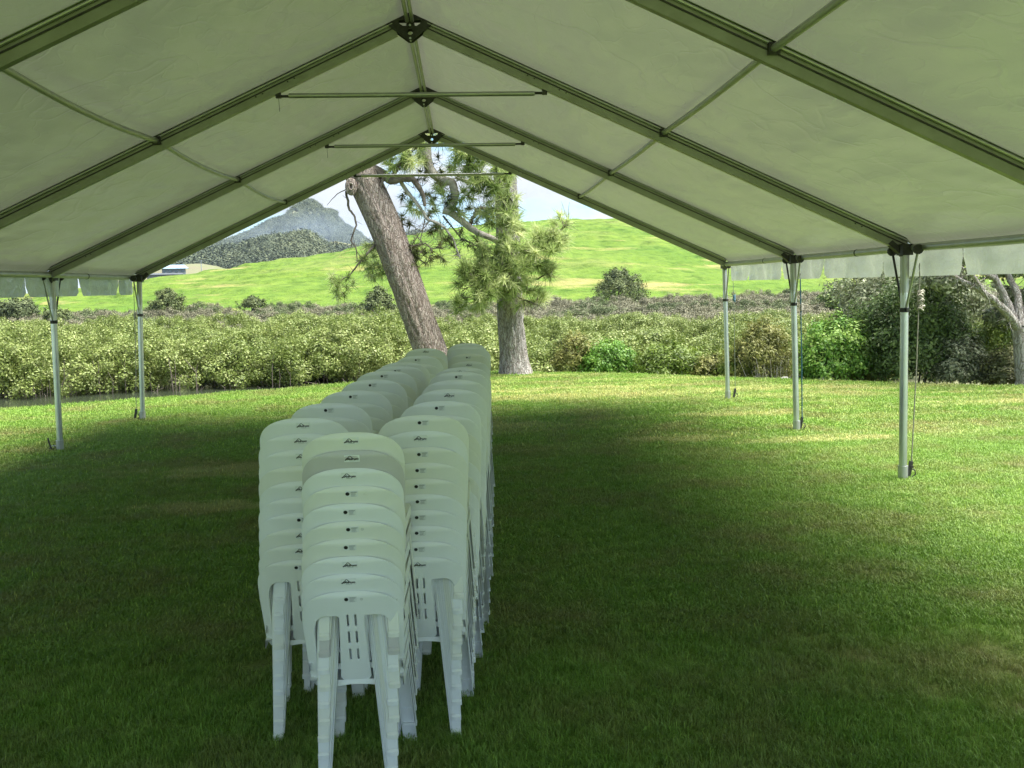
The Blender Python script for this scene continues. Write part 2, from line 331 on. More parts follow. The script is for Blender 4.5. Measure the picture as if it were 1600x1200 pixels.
def mat_water():
    mt, t, o = newmat('creek_water'); b = N(t, 'ShaderNodeBsdfPrincipled'); t.links.new(b.outputs[0], o.inputs[0])
    b.inputs['Base Color'].default_value = (.035, .045, .028, 1); b.inputs['Roughness'].default_value = .06
    tcn = N(t, 'ShaderNodeTexCoord'); n = noisetex(t, 2.5, 3, .5, tcn.outputs['Object'], (1, 3, 1)); bump(t, n.outputs[0], .25, .03, b); return mt
M['water'] = mat_water()

# ------------------------------------------------------------------ terrain
EX = [-60, -30, -15, -7.54, -3.06, 1.15, 5.1, 9.65, 20, 60]
EY = [-30, 2, 12.2, 16.15, 18.3, 20.6, 18.3, 15.1, 9.5, -30]
def shore(x): return np.interp(x, [-40, -12, -6, -2, 2, 6, 12, 25, 40], [24, 26.3, 27.4, 27.4, 25.6, 23.5, 22.5, 22, 21])
def edge_y(x): return np.interp(x, EX, EY)
def sstep(t): t = np.clip(t, 0, 1); return t*t*(3-2*t)
def lawn_z(x, y):
    d = (y-edge_y(x))*.85
    return -1.5*sstep((d+.15)/2.6) + .012*np.sin(x*1.3+.4)*np.sin(y*.9)*sstep((np.abs(x-.1)-1.0)/1.5)
def sheet(name, X, Y, Z, mat, smooth=True):
    ny, nx = X.shape; V = np.stack([X, Y, Z], -1).reshape(-1, 3); i = np.arange(ny*nx).reshape(ny, nx)
    Fq = np.stack([i[:-1, :-1], i[:-1, 1:], i[1:, 1:], i[1:, :-1]], -1).reshape(-1, 4)
    return link(name, npmesh(name, V, Fq, smooth), mat)
gx, gy = np.meshgrid(np.linspace(-34, 34, 341), np.linspace(-26, 24, 301))
tag(sheet('lawn', gx, gy, lawn_z(gx, gy), M['lawn']), kind='structure')

def vnoise(X, Y, s, seed=0):
    """smooth value noise in numpy"""
    x = X/s+seed*17.3; y = Y/s+seed*5.1; xi = np.floor(x).astype(int); yi = np.floor(y).astype(int); fx = sstep(x-xi); fy = sstep(y-yi)
    def h(a, b): q = np.sin(a*127.1+b*311.7+seed*74.7)*43758.5453; return q-np.floor(q)
    return (h(xi, yi)*(1-fx)+h(xi+1, yi)*fx)*(1-fy)+(h(xi, yi+1)*(1-fx)+h(xi+1, yi+1)*fx)*fy
def fbm(X, Y, s, o=4, seed=0):
    r = 0; a = 1; t = 0
    for k in range(o): r = r+a*vnoise(X, Y, s/2**k, seed+k); t += a; a *= .5
    return r/t

# the wide ground: mudflat near the creek, flat land to the horizon
gx, gy = np.meshgrid(np.concatenate([np.linspace(-3000, -80, 12), np.linspace(-78, 78, 157), np.linspace(80, 3000, 12)]),
                     np.concatenate([np.linspace(-3000, -60, 8), np.linspace(-50, 110, 161), np.linspace(114, 4200, 22)]))
dz = gy-edge_y(gx); chan = sstep((shore(gx)+1.2-gy)/1.5)*sstep((6-gx)/4)+np.clip(1-np.hypot(gx-8.5, gy-37)/6, 0, 1)
gz = -.66 + .10*fbm(gx, gy, 6) - .55*np.clip(chan*1.6, 0, 1) - .9*np.clip((-gy-20)/30, 0, 1)
gz = np.where(dz < 0, -1.9, gz)
tag(sheet('ground', gx, gy, gz, M['mud']), kind='structure')
wx, wy = np.meshgrid(np.linspace(-70, 70, 29), np.linspace(-20, 62, 30))
tag(sheet('water', wx, wy, wx*0-.80, M['water']), kind='structure')

# green hill, in directions seen from the lawn: (x/y, crest height, crest distance)
HT = [(-.9, -.6, 130), (-.62, .2, 140), (-.455, 2.1, 150), (-.333, 4.4, 170), (-.236, 6.9, 190), (-.128, 9.8, 215), (-.0127, 15.5, 235), (.121, 18.2, 250), (.193, 17.8, 250), (.29, 13.5, 240), (.42, 9.0, 210), (.7, 5, 190), (.95, -.6, 170)]
ha = np.array(HT)
aa, ss = np.meshgrid(np.linspace(-.9, .95, 520), np.linspace(0, 2.2, 260))
Zc = np.interp(aa, ha[:, 0], ha[:, 1]); Rc = np.interp(aa, ha[:, 0], ha[:, 2])
for _ in range(30):
    Zc[:, 1:-1] = (Zc[:, :-2]+2*Zc[:, 1:-1]+Zc[:, 2:])/4
Yc = 88+(Rc-88)*ss; Xc = aa*Yc+.38
hz = np.where(ss <= 1, np.sin(np.clip(ss, 0, 1)*math.pi/2)**1.15, np.cos(np.clip((ss-1)/1.2, 0, 1)*math.pi/2)**1.3)
Z = -1.2+(Zc+1.2)*hz + (fbm(Xc, Yc, 22, 3, 3)-.5)*1.3*sstep(ss*3)*sstep((2.2-ss)*2) + (fbm(Xc, Yc*.6, 3.5, 3, 9)-.5)*.75*sstep(ss*4)
# cattle terraces follow the contour
Z = Z + .17*np.sin(Z*6+fbm(Xc, Yc, 30, 2, 5)*9)*sstep(ss*2)
tag(sheet('hillside', Xc, Yc, Z, M['pasture']), kind='structure')
def hill_z(x, y):
    a = (x-.38)/y; zc = np.interp(a, ha[:, 0], ha[:, 1]); rc = np.interp(a, ha[:, 0], ha[:, 2]); s = np.clip((y-88)/(rc-88), 0, 1)
    return -1.2+(zc+1.2)*np.sin(s*math.pi/2)**1.15

def mound(name, prof, Y, df, db, mat, nx=200, ny=60, rough=1.0, seed=1, base=-2.0):
    """a hill whose skyline runs through prof [(u, v)] at distance Y; df/db = run of the front and back slopes"""
    P = [at(u, v, Y) for u, v in prof]; px = np.array([p.x for p in P]); pz = np.array([p.z for p in P])
    X, T = np.meshgrid(np.linspace(px[0], px[-1], nx), np.linspace(-1, 1, ny))
    Yy = Y+np.where(T < 0, T*df, T*db); h = np.interp(X, px, pz); k = np.where(T < 0, np.cos(T*math.pi/2)**.9, np.cos(T*math.pi/2))
    Z = base+(h-base)*k + (fbm(X, Yy, df*.25, 5, seed)-.5)*rough*(1-k*k*.9+.08)*df*.15
    return sheet(name, X*(1+0*T), Yy, Z, mat), (X, Yy, Z)

# ------------------------------------------------------------------ leaf meshes
def unit(v): return v/np.maximum(np.linalg.norm(v, axis=-1, keepdims=True), 1e-9)
def leaves(P, Nrm, L, Wd, tint, spread=.7):
    n = len(P); L = np.broadcast_to(L, (n,))[:, None]; Wd = np.broadcast_to(Wd, (n,))[:, None]
    nr = unit(Nrm+RNG.normal(0, spread, (n, 3))); t = unit(np.cross(nr, RNG.normal(0, 1, (n, 3)))); s = np.cross(nr, t)
    V = np.stack([P-t*L*.5, P+s*Wd*.5+nr*L*.06, P+t*L*.5, P-s*Wd*.5+nr*L*.06], 1).reshape(-1, 3)
    return V, np.arange(4*n).reshape(n, 4), np.repeat(tint, 4)
def clump_mesh(name, n, rad, L, Wd, flat=.8, spread=.6):
    d = unit(RNG.normal(0, 1, (n, 3))); r = rad*RNG.uniform(.35, 1, n)[:, None]; P = d*r*np.array([1, 1, flat])
    tint = np.clip(.45+.3*d[:, 2]*0+RNG.normal(0, .2, n), 0, 1)
    V, Fq, T = leaves(P, d+np.array([0, 0, .5]), L*RNG.uniform(.7, 1.2, n), Wd*RNG.uniform(.7, 1.2, n), tint, spread)
    return npmesh(name, V, Fq, False, T)
def blob_points(c, R, n, shell=.75, lump=.22, seed=0, zmin=-.35):
    d = unit(RNG.normal(0, 1, (n*2, 3))); d = d[d[:, 2] > zmin][:n]
    l = np.array([noise.noise(Vector(q*2.1+seed*3.7)) + .5*noise.noise(Vector(q*5.3+seed)) for q in d])
    r = RNG.uniform(shell, 1, len(d))**.6*(1+lump*l*1.6)
    return np.array(c)+d*r[:, None]*np.array(R), d
def crown(name, blobs, n, L, Wd, mat, parent=None, lump=.25, shell=.6, spread=.6, hole=.0, zmin=-.5):
    """one crown built of leaf-sized faces gathered in sprays; blobs = [(centre, radii, share)]"""
    Vs, Ts = [], []
    for i, (c, R, share) in enumerate(blobs):
        k = int(n*share); ns = max(6, k//26); S, d = blob_points(c, R, ns, shell, lump, seed=i+len(name), zmin=zmin)
        sr = .16*(sum(R)/3)+L*.8
        rep = RNG.integers(0, len(S), k); base = S[rep]; off = unit(RNG.normal(0, 1, (k, 3)))*RNG.uniform(.1, 1, k)[:, None]*sr
        tint = np.clip(.42+(RNG.normal(0, .16, len(S)))[rep]+RNG.normal(0, .12, k), 0, 1)
        V, Fq, T = leaves(base+off, d[rep]+off/sr*.6+np.array([0, 0, .35]), L*RNG.uniform(.6, 1.3, k), Wd*RNG.uniform(.6, 1.3, k), tint, spread)
        Vs.append(V); Ts.append(T)
    V = np.concatenate(Vs); Fq = np.arange(len(V)).reshape(-1, 4)
    return link(name, npmesh(name, V, Fq, False, np.concatenate(Ts)), mat, parent)

def scatter(name, P, R, S, proto, kind='stuff'):
    """one object that carries a clump on each of its points"""
    me = bpy.data.meshes.new(name); me.vertices.add(len(P)); me.vertices.foreach_set('co', np.asarray(P, dtype=np.float32).ravel())
    a = me.attributes.new('rot', 'FLOAT_VECTOR', 'POINT'); a.data.foreach_set('vector', np.asarray(R, dtype=np.float32).ravel())
    a = me.attributes.new('scl', 'FLOAT', 'POINT'); a.data.foreach_set('value', np.asarray(S, dtype=np.float32))
    o = link(name, me); po = bpy.data.objects.new(name+'_clump', proto)
    g = bpy.data.node_groups.new(name+'_scatter', 'GeometryNodeTree')
    g.interface.new_socket('Geometry', in_out='INPUT', socket_type='NodeSocketGeometry'); g.interface.new_socket('Geometry', in_out='OUTPUT', socket_type='NodeSocketGeometry')
    gi = N(g, 'NodeGroupInput'); go = N(g, 'NodeGroupOutput'); ip = N(g, 'GeometryNodeInstanceOnPoints'); oi = N(g, 'GeometryNodeObjectInfo'); oi.inputs[0].default_value = po
    nr = N(g, 'GeometryNodeInputNamedAttribute', data_type='FLOAT_VECTOR'); nr.inputs[0].default_value = 'rot'
    ns = N(g, 'GeometryNodeInputNamedAttribute', data_type='FLOAT'); ns.inputs[0].default_value = 'scl'
    g.links.new(gi.outputs[0], ip.inputs['Points']); g.links.new(oi.outputs['Geometry'], ip.inputs['Instance'])
    g.links.new(nr.outputs[0], ip.inputs['Rotation']); g.links.new(ns.outputs[0], ip.inputs['Scale']); g.links.new(ip.outputs[0], go.inputs[0])
    md = o.modifiers.new('scatter', 'NODES'); md.node_group = g
    o['kind'] = kind
    return o

# ------------------------------------------------------------------ grass
def tuft(name, nb, rad, h0, h1, w):
    V, Fq, T = [], [], []
    for i in range(nb):
        a = random.uniform(0, 6.283); r = rad*math.sqrt(random.random()); x, y = r*math.cos(a), r*math.sin(a); h = random.uniform(h0, h1)
        b = random.uniform(0, 6.283); lean = random.uniform(.15, 1.1)*h; dx, dy = math.cos(b), math.sin(b); wx, wy = -dy*w/2, dx*w/2
        k = len(V)
        V += [(x-wx, y-wy, -.004), (x+wx, y+wy, -.004), (x+dx*lean*.35+wx*.8, y+dy*lean*.35+wy*.8, h*.6), (x+dx*lean*.35-wx*.8, y+dy*lean*.35-wy*.8, h*.6), (x+dx*lean, y+dy*lean, h*random.uniform(.75, 1))]
        Fq += [(k, k+1, k+2, k+3), (k+3, k+2, k+4)]; T += [min(1, max(0, random.gauss(.47, .25)))]*5
    me = bpy.data.meshes.new(name); me.from_pydata(V, [], Fq); at_ = me.attributes.new('tint', 'FLOAT', 'POINT'); at_.data.foreach_set('value', T); me.materials.append(M['blade']); return me
def grass_ring(name, n, y0, y1, spread, proto, s0, s1):
    # denser where the lawn is near
    t = RNG.uniform(0, 1, n); y = y0*(y1/y0)**t; x = RNG.uniform(-1, 1, n)*spread(y)+.35
    ok = y < edge_y(x)+.1; x = x[ok]; y = y[ok]; z = lawn_z(x, y)
    R = np.stack([RNG.normal(0, .05, len(x)), RNG.normal(0, .05, len(x)), RNG.uniform(0, 6.28, len(x))], 1)
    o = scatter(name, np.stack([x, y, z], 1), R, RNG.uniform(s0, s1, len(x)), proto)
    tag(o, kind='stuff', label='short green mown grass under and around the marquee', cat='grass'); return o
grass_ring('grass', 30000, .5, 5.2, lambda y: .66*y+3.0, tuft('near_tuft', 85, .085, .014, .034, .0030), .75, 1.3)
grass_ring('grass', 27000, 4.8, 11, lambda y: .64*y+3.5, tuft('mid_tuft', 90, .14, .014, .034, .0055), .8, 1.3)
grass_ring('grass', 21000, 10.5, 21, lambda y: .68*y+4.5, tuft('far_tuft', 80, .24, .016, .034, .011), .8, 1.3)

# ------------------------------------------------------------------ marquee
BAY = [14.35, 11.40, 8.45, 5.50, 2.55, -.40]
EAVE, RIDGE, HW = 2.157, 4.20, 4.50
SLOPE = math.atan2(RIDGE-EAVE, HW)
def rz(x): return RIDGE-(RIDGE-EAVE)*abs(x)/HW
tent = empty('marquee', (0, 7, 0)); tag(tent, 'large open white marquee with an aluminium frame standing over the lawn', 'marquee')
class _T:
    pass
def tp(mb, name, mat, parent=tent):
    # parts are modelled in world coordinates and shifted under their parent
    o = mb.build(name, mat, parent)
    q = parent; off = Vector((0, 0, 0))
    while q is not None: off += q.location; q = q.parent
    if parent is tent: o.location = -Vector(tent.location)
    return o
def sub(mb, name, mat, part):
    o = mb.build(name, mat, part); return o
legs = {0: ((-4.43, -4.513, 14.26), (4.556, 4.609, 14.62)), 1: ((-4.57, -4.622, 11.60), (4.46, 4.523, 11.30)), 2: ((-4.5, -4.53, 8.45), (4.44, 4.465, 8.36))}
for k, y in enumerate(BAY):
    for sgn in (-1, 1):
        # rafter: deep box section with a keder bead along each upper edge
        a = Vector((sgn*.13, y, rz(.13))); b = Vector((sgn*(HW-.02), y, rz(HW-.02)))
        rf = tp(MB().beam(a, b, .055, .115, (0, 1, 0)) if False else MB().beam(a, b, .104, .055, (0, 1, 0)), 'rafter', M['rafter'])
        nrm = Vector((sgn*math.sin(SLOPE), 0, math.cos(SLOPE)))
        for q in (-1, 1):
            off = nrm*.052+Vector((0, q*.038, 0))
            sub(MB().tube([a+off, b+off], .012, 8), 'keder_track', M['alu'], rf)
            off = nrm*.015+Vector((0, q*.031, 0))
            sub(MB().beam(a+off, b+off, .010, .006, (0, 1, 0)), 'groove_rib', M['steel'], rf)
        # punched holes near the tie bar and near the eave
        for xh in (1.02, 1.08, 1.3, 1.36, 4.0, 4.06):
            p = Vector((sgn*xh, y-.0285, rz(xh))); 
            if k < 4: sub(MB().tube([p, p+Vector((0, -.003, 0))], .007, 8), 'bolt', M['steel'], rf)
        # leg
        tx, bx_, ly = (legs[k][0 if sgn < 0 else 1]) if k in legs else (sgn*4.47, sgn*4.5, y)
        top = Vector((tx, ly, 2.10)); bot = Vector((bx_, ly, 0.0)); mid = top.lerp(bot, .17)
        lg = tp(MB().tube([mid, bot], .036, 16), 'leg', M['pole'])
        sub(MB().tube([top, top.lerp(bot, .18)], .041, 4), 'upper_sleeve', M['alu'], lg)
        sub(MB().tube([bot+Vector((0, 0, .13)), bot-Vector((0, 0, .0))], .045, 14), 'base_sleeve', M['alu'], lg)
        cl = top.lerp(bot, .245); sub(MB().tube([cl+Vector((0, 0, .02)), cl-Vector((0, 0, .02))], .043, 14).box(cl+Vector((0, -.05, 0)), (.012, .02, .018)), 'clamp', M['steel'], lg)
        # eave corner bracket
        br = MB().box((tx, ly, 2.135), (.05, .06, .05)).beam((tx, ly, 2.08), (tx-sgn*.1, y, rz(4.4)), .05, .06, (0, 1, 0))
        tp(br, 'eave_bracket', M['steel'])
        for q in (-1, 1):
            if (k == 0 and q > 0) or (k == len(BAY)-1 and q < 0): continue
            e = Vector((tx+sgn*.0, ly+q*.25, 2.13)); tp(MB().tube([e, cl+Vector((0, q*.03, 0))], .011, 8), 'brace', M['steel'] if q > 0 else M['alu'])
            tp(MB().tube([e+Vector((0, -.012, .0)), e+Vector((0, .012, 0))], .045, 12), 'brace_collar', M['steel'])
    # apex plate: dark folded triangle with cut-outs
    cv = bpy.data.curves.new('apex', 'CURVE'); cv.dimensions = '2D'; cv.fill_mode = 'BOTH'; cv.extrude = .004
    def poly(pts):
        s = cv.splines.new('POLY'); s.points.add(len(pts)-1); s.use_cyclic_u = True
        for i, p in enumerate(pts): s.points[i].co = (p[0], p[1], 0, 1)
    poly([(-.21, -.035), (-.16, .0), (0, .075), (.16, 0), (.21, -.035), (.155, -.075), (.02, -.175), (-.02, -.175), (-.155, -.075)])
    poly([(.027*math.cos(a)+0, -.105+.027*math.sin(a)) for a in [i*.5236 for i in range(12)]])
    for sg in (-1, 1): poly([(sg*.025, -.005), (sg*.105, -.005), (sg*.09, -.035), (sg*.06, -.055), (sg*.025, -.055)])
    tmp = bpy.data.objects.new('t', cv); COL.objects.link(tmp); bpy.context.view_layer.update()
    me = bpy.data.meshes.new_from_object(tmp.evaluated_get(bpy.context.evaluated_depsgraph_get())); bpy.data.objects.remove(tmp)
    me.materials.clear(); me.materials.append(M['steel']); me.name = 'apex_plate'
    for q in (-1, 1):
        o = link('apex_plate', me, None, tent); o.rotation_euler = (math.radians(90), 0, 0); o.location = Vector((0, y+q*.045, RIDGE+.02))-Vector(tent.location)
    for zb_ in (.14, .03): tp(MB().tube([(0, y-.055, RIDGE-zb_), (0, y+.055, RIDGE-zb_)], .010, 8), 'apex_bolt', M['pole'])
    # tie bar
    zt = 3.59; xb = 1.17
    tb = tp(MB().tube([(-xb+.09, y, zt+.004), (xb-.09, y, zt-.004)], .021, 12), 'tie_bar', M['alu'])
    for sg in (-1, 1):
        sub(MB().tube([(sg*(xb-.10), y, zt), (sg*(xb-.02), y, zt)], .012, 8).box((sg*xb, y, zt+.02), (.022, .02, .035)).beam((sg*xb, y, zt+.03), (sg*(xb+.02), y, rz(xb+.02)-.02), .03, .02, (0, 1, 0)), 'end_clamp', M['steel'], tb)
    if k in (1, 2, 0):
        sub(MB().tube([(-xb, y, zt), (-xb+.004, y, zt-.13)], .002, 5), 'loose_pin', M['steel'], tb)
NB = len(BAY)-1
for k in range(NB):
    ya, yb = BAY[k], BAY[k+1]; L = ya-yb
    # ridge beam (pair of tubes), purlins, eave beams
    for q in (-.022, .022):
        tp(MB().tube([(q, ya-.06, RIDGE+.005), (q, yb+.06, RIDGE+.005)], .017, 10), 'ridge_beam', M['alu'])
    for sg in (-1, 1):
        x = 2.23; pts = [(sg*(x+.0), ya-s*L, rz(x)+.035-.045*math.sin(math.pi*s)*(1 if sg < 0 else .3)) for s in np.linspace(.012, .988, 14)]
        pl = tp(MB().tube(pts, .024, 12), 'purlin', M['alu'])
        for p in (pts[0], pts[-1]): sub(MB().box((p[0], p[1], p[2]), (.035, .02, .035)), 'purlin_clamp', M['steel'], pl)
        eb = tp(MB().tube([(sg*4.5, ya-.03, EAVE-.005), (sg*4.5, (ya+yb)/2, EAVE-.012), (sg*4.5, yb+.03, EAVE-.005)], .036, 14), 'eave_beam', M['alu'])
        sub(MB().tube([(sg*4.5, yb+L*.36, EAVE-.01), (sg*4.5, yb+L*.36+.025, EAVE-.01)], .0385, 12), 'joint_ring', M['steel'], eb)
    # roof panels: one membrane per bay and side, sagging between the frame and pushed by the purlin
        nx, ny = 90, 50
        U, Vv = np.meshgrid(np.linspace(0, 1, nx), np.linspace(0, 1, ny)); xs = U*(HW+.07); Yv = ya-.004-(L-.008)*Vv
        nrm_h = .078; sg_y = np.sin(np.pi*Vv); sagx = np.abs(np.sin(2*np.pi*U))**.8
        z = RIDGE-(RIDGE-EAVE)*xs/HW+nrm_h - .055*sg_y*sagx + .014*(fbm(xs+k*9+sg*31, Yv, .8, 3, 4)-.5)*sg_y
        # tension creases running diagonally out of the corners
        for (cx_, cy_, an) in ((.0, .0, .75), (.0, 1., -.75), (1., 0., 2.4), (1, 1, -2.4)):
            du = (U-cx_)*(HW); dv = (Vv-cy_)*L; rr_ = np.hypot(du, dv)+1e-3; th = np.arctan2(dv, du)
            z += .012*np.sin((th-an)*16)*np.exp(-rr_/.9)*sstep(rr_*3)*np.exp(-((th-an)/.5)**2)
        z = np.where(xs > HW, z-.03, z)
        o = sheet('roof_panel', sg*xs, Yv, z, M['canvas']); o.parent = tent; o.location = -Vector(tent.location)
# seams over the rafters on the outside
for k, y in enumerate(BAY):
    for sg in (-1, 1):
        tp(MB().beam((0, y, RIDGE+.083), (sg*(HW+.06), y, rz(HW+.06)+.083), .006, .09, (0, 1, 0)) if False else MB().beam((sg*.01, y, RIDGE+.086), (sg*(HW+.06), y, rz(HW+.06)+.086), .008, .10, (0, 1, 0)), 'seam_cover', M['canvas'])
# valance flaps with rounded slits
def flap(x, y0, y1, seed):
    ny, nz = 26, 9; V = []; w = y1-y0; h = .30
    for j in range(nz):
        for i in range(ny):
            s = i/(ny-1); t = j/(nz-1); e = min(s, 1-s)*w
            hh = h if e > .06 else h*(1-.16*(1-e/.06)**2)
            yy = y0+.001+(w-.002)*s + (.012 if s < .5 else -.012)*(1-abs(2*s-1))*t*0
            pinch = (.034*max(0, (t-.45)/.55)**1.3*max(0, 1-e/.16))*(1 if s < .5 else -1)
            d = .022*t*math.sin(s*w*7+seed)+.012*t*math.sin(s*w*19+seed*2.3)+.010*noise.noise(Vector((s*w*5, t*3, seed)))
            V.append((x+d, yy+pinch, EAVE+.035-hh*t))
    Fq = [(j*ny+i, j*ny+i+1, (j+1)*ny+i+1, (j+1)*ny+i) for j in range(nz-1) for i in range(ny-1)]
    return MB().add(V, Fq, True)
for sg in (-1, 1):
    off = .83 if sg > 0 else .5
    y1 = BAY[0]; cuts = [y1]; y1 -= off
    while y1 > BAY[-1]: cuts.append(y1); y1 -= 1.475
    cuts.append(BAY[-1])
    for i in range(len(cuts)-1):
        o = tp(flap(sg*4.575, cuts[i+1], cuts[i], i*1.7+sg), 'valance_flap', M['valance'])

# ------------------------------------------------------------------ tie-down straps and pegs
def strap(pt, pb, mat, lab, extra=None, width=.022, grp='tie-downs beside the marquee legs'):
    r = empty('tie_down_strap', (pb[0], pb[1], 0)); tag(r, lab, 'strap', grp); o0 = Vector(r.location)
    L = lambda p: Vector(p)-o0
    pts = [L(pt), L(pt).lerp(L(pb), .5)+Vector((.006, 0, 0)), L(pb)+Vector((0, 0, .16))]
    (MB().beam(pts[0], pts[1], .004, width, (0, 1, 0)).beam(pts[1], pts[2], .004, width, (0, 1, 0)) if width > .012 else MB().tube(pts, width/2, 6)).build('webbing', mat, r)
    MB().tube([L(pt)+Vector((0, 0, .06)), L(pt)+Vector((0, .012, .03)), L(pt)], .006, 6).build('hook', M['steel'], r)
    if extra == 'bundle':
        b = pts[0].lerp(pts[2], .14); mb = MB()
        for i in range(9):
            c = b+Vector((.022+random.uniform(-.01, .012), random.uniform(-.012, .012), -.02*i+.05)); a = random.uniform(0, 3)
            mb.tube([c+Vector((math.cos(a+t)*.026, math.sin(a+t)*.022, .014*math.sin(2*t+a))) for t in np.linspace(0, 5.8, 9)], .008, 6)
        mb.build('rope_bundle', M['rope'], r)
    if extra in ('blue', 'knot'):
        b = pts[0].lerp(pts[2], .2); mb = MB(); mm = M['strapblue'] if extra == 'blue' else M['rope']
        for i in range(5):
            c = b+Vector((.012, 0, -.018*i)); mb.tube([c+Vector((math.cos(t)*.018, math.sin(t)*.016, .006*t)) for t in np.linspace(0, 6, 9)], .006, 6)
        mb.build('knot', mm, r)
    # ratchet: curved handle, spool and side plates just above the peg
    q = L(pb)
    MB().beam(q+Vector((0, 0, .17)), q+Vector((-.025, 0, .03)), .03, .022, (0, 1, 0)).tube([q+Vector((.0, -.018, .12)), q+Vector((0, .018, .12))], .014, 10).build('ratchet', M['steel'], r)
    MB().tube([q+Vector((-.005, 0, .10)), q+Vector((.035, 0, .085)), q+Vector((.042, 0, .045)), q+Vector((.01, 0, .02)), q+Vector((-.02, 0, .0))], .006, 7).build('handle', M['steel'], r)
    return r
def peg(p, lab):
    r = empty('ground_peg', (p[0], p[1], 0)); tag(r, lab, 'peg', 'steel pegs at the marquee legs')
    MB().tube([(0, 0, -.05), (-.05, .0, .10), (-.06, 0, .16)], .011, 8).build('shaft', M['steel'], r)
    MB().tube([(-.06, 0, .04), (-.02, 0, .012), (.02, 0, .04), (.0, 0, .08)], .006, 6).build('loop', M['steel'], r)
    MB().beam((-.035, 0, .06), (.06, 0, .065), .012, .006).build('link_bar', M['pole'], r)
strap((4.67, 14.55, 2.0), (4.725, 14.6, 0), M['greyrope'], 'thin grey cord with a blue knot beside the farthest right-hand marquee leg', 'blue', .014)
strap((4.56, 11.32, 1.9), (4.60, 11.32, 0), M['strapblue'], 'blue ratchet strap running down beside the middle right-hand marquee leg', 'knot', .03)
strap((4.585, 8.36, 1.95), (4.545, 8.36, 0), M['rope'], 'pale rope with a coiled bundle beside the nearest right-hand marquee leg', 'bundle', .016)
strap((-4.52, 14.26, 1.95), (-4.60, 14.26, 0), M['rope'], 'thin pale rope with a hook beside the far left-hand marquee leg', 'knot', .010)
peg((-4.70, 11.60), 'dark steel peg with a loop at the foot of the near left-hand marquee leg')

# ------------------------------------------------------------------ chairs
def from_curve(splines, name):
    cv = bpy.data.curves.new(name, 'CURVE'); cv.dimensions = '2D'; cv.fill_mode = 'BOTH'
    for pts in splines:
        s = cv.splines.new('POLY'); s.points.add(len(pts)-1); s.use_cyclic_u = True
        for i, p in enumerate(pts): s.points[i].co = (p[0], p[1], 0, 1)
    tmp = bpy.data.objects.new('t', cv); COL.objects.link(tmp); bpy.context.view_layer.update()
    me = bpy.data.meshes.new_from_object(tmp.evaluated_get(bpy.context.evaluated_depsgraph_get())); bpy.data.objects.remove(tmp)
    return me
def back_y(x, z):
    """rear face of the backrest: leans back, hollow across"""
    t = (z-.40); e = max(0, abs(x)-.12)
    top = max(0, z-.752)
    return .062-.30*t+.10*t*t + .75*x*x + 3.5*e*e + 12*top*top
def arc(cx, cy, rx, ry, a0, a1, n):
    return [(cx+rx*math.cos(math.radians(a0+(a1-a0)*i/n)), cy+ry*math.sin(math.radians(a0+(a1-a0)*i/n))) for i in range(n+1)]
def shell(me2, fy, thick, name, step=.02, smooth_angle=35):
    bm = bmesh.new(); bm.from_mesh(me2)
    for ax, lo, hi in ((0, -.22, .22), (1, .0, .82)):
        v = lo
        while v < hi:
            g = bm.verts[:]+bm.edges[:]+bm.faces[:]; n = (1, 0, 0) if ax == 0 else (0, 1, 0); c = (v+.0007, 0, 0) if ax == 0 else (0, v+.0007, 0)
            bmesh.ops.bisect_plane(bm, geom=g, plane_co=c, plane_no=n, dist=1e-5); v += step
    for v in bm.verts: x, z = v.co.x, v.co.y; v.co = (x, fy(x, z), z)
    bmesh.ops.remove_doubles(bm, verts=bm.verts, dist=1e-5); bm.normal_update()
    for f in bm.faces:
        if f.normal.y > 0: f.normal_flip()
    m_ = bpy.data.meshes.new(name); bm.to_mesh(m_); bm.free()
    o = bpy.data.objects.new('t', m_); COL.objects.link(o); sd_ = o.modifiers.new('s', 'SOLIDIFY'); sd_.thickness = thick; sd_.offset = -1
    bv = o.modifiers.new('b', 'BEVEL'); bv.width = .0022; bv.segments = 2; bv.limit_method = 'ANGLE'; bv.angle_limit = math.radians(60)
    bpy.context.view_layer.update(); me = bpy.data.meshes.new_from_object(o.evaluated_get(bpy.context.evaluated_depsgraph_get())); bpy.data.objects.remove(o)
    me.name = name; me.materials.clear(); me.polygons.foreach_set('use_smooth', [True]*len(me.polygons))
    try: me.set_sharp_from_angle(angle=math.radians(smooth_angle))
    except Exception: pass
    return me
# backrest outline: wide rounded head, two arched openings for the rear legs, six slots
def superq(cx, cz, rx, rz_, n, a0, a1, e=2.6):
    out = []
    for i in range(n+1):
        a = math.radians(a0+(a1-a0)*i/n); c, s = math.cos(a), math.sin(a)
        out.append((cx+rx*math.copysign(abs(c)**(2/e), c), cz+rz_*math.copysign(abs(s)**(2/e), s)))
    return out
half = [(0.0, .402), (.030, .402), (.050, .407), (.058, .418), (.0505, .55), (.0455, .655)] + superq(.0455+.012, .665, .012, .020, 4, 180, 90)[1:] \
     + superq(.085, .595, .0605, .090, 8, 80, 0) + [(.1455, .50), (.1455, .375), (.160, .375), (.178, .40), (.183, .50), (.189, .60)] \
     + superq(.0, .655, .190, .128, 16, 0, 90, 2.5)
out = [p for i, p in enumerate(half) if i == 0 or math.hypot(p[0]-half[i-1][0], p[1]-half[i-1][1]) > .002]
outline = out + [(-x, z) for x, z in reversed(out[1:-1])]
slots = []
for z0, z1 in ((.495, .545), (.567, .620), (.640, .690)):
    for sx in (-.0145, .0145):
        w = .0042; slots.append(arc(sx, z0+w, w, w, 180, 360, 5)+arc(sx, z1-w, w, w, 0, 180, 5))
BACK = shell(from_curve([outline]+slots, 'backrest'), back_y, .0065, 'backrest')

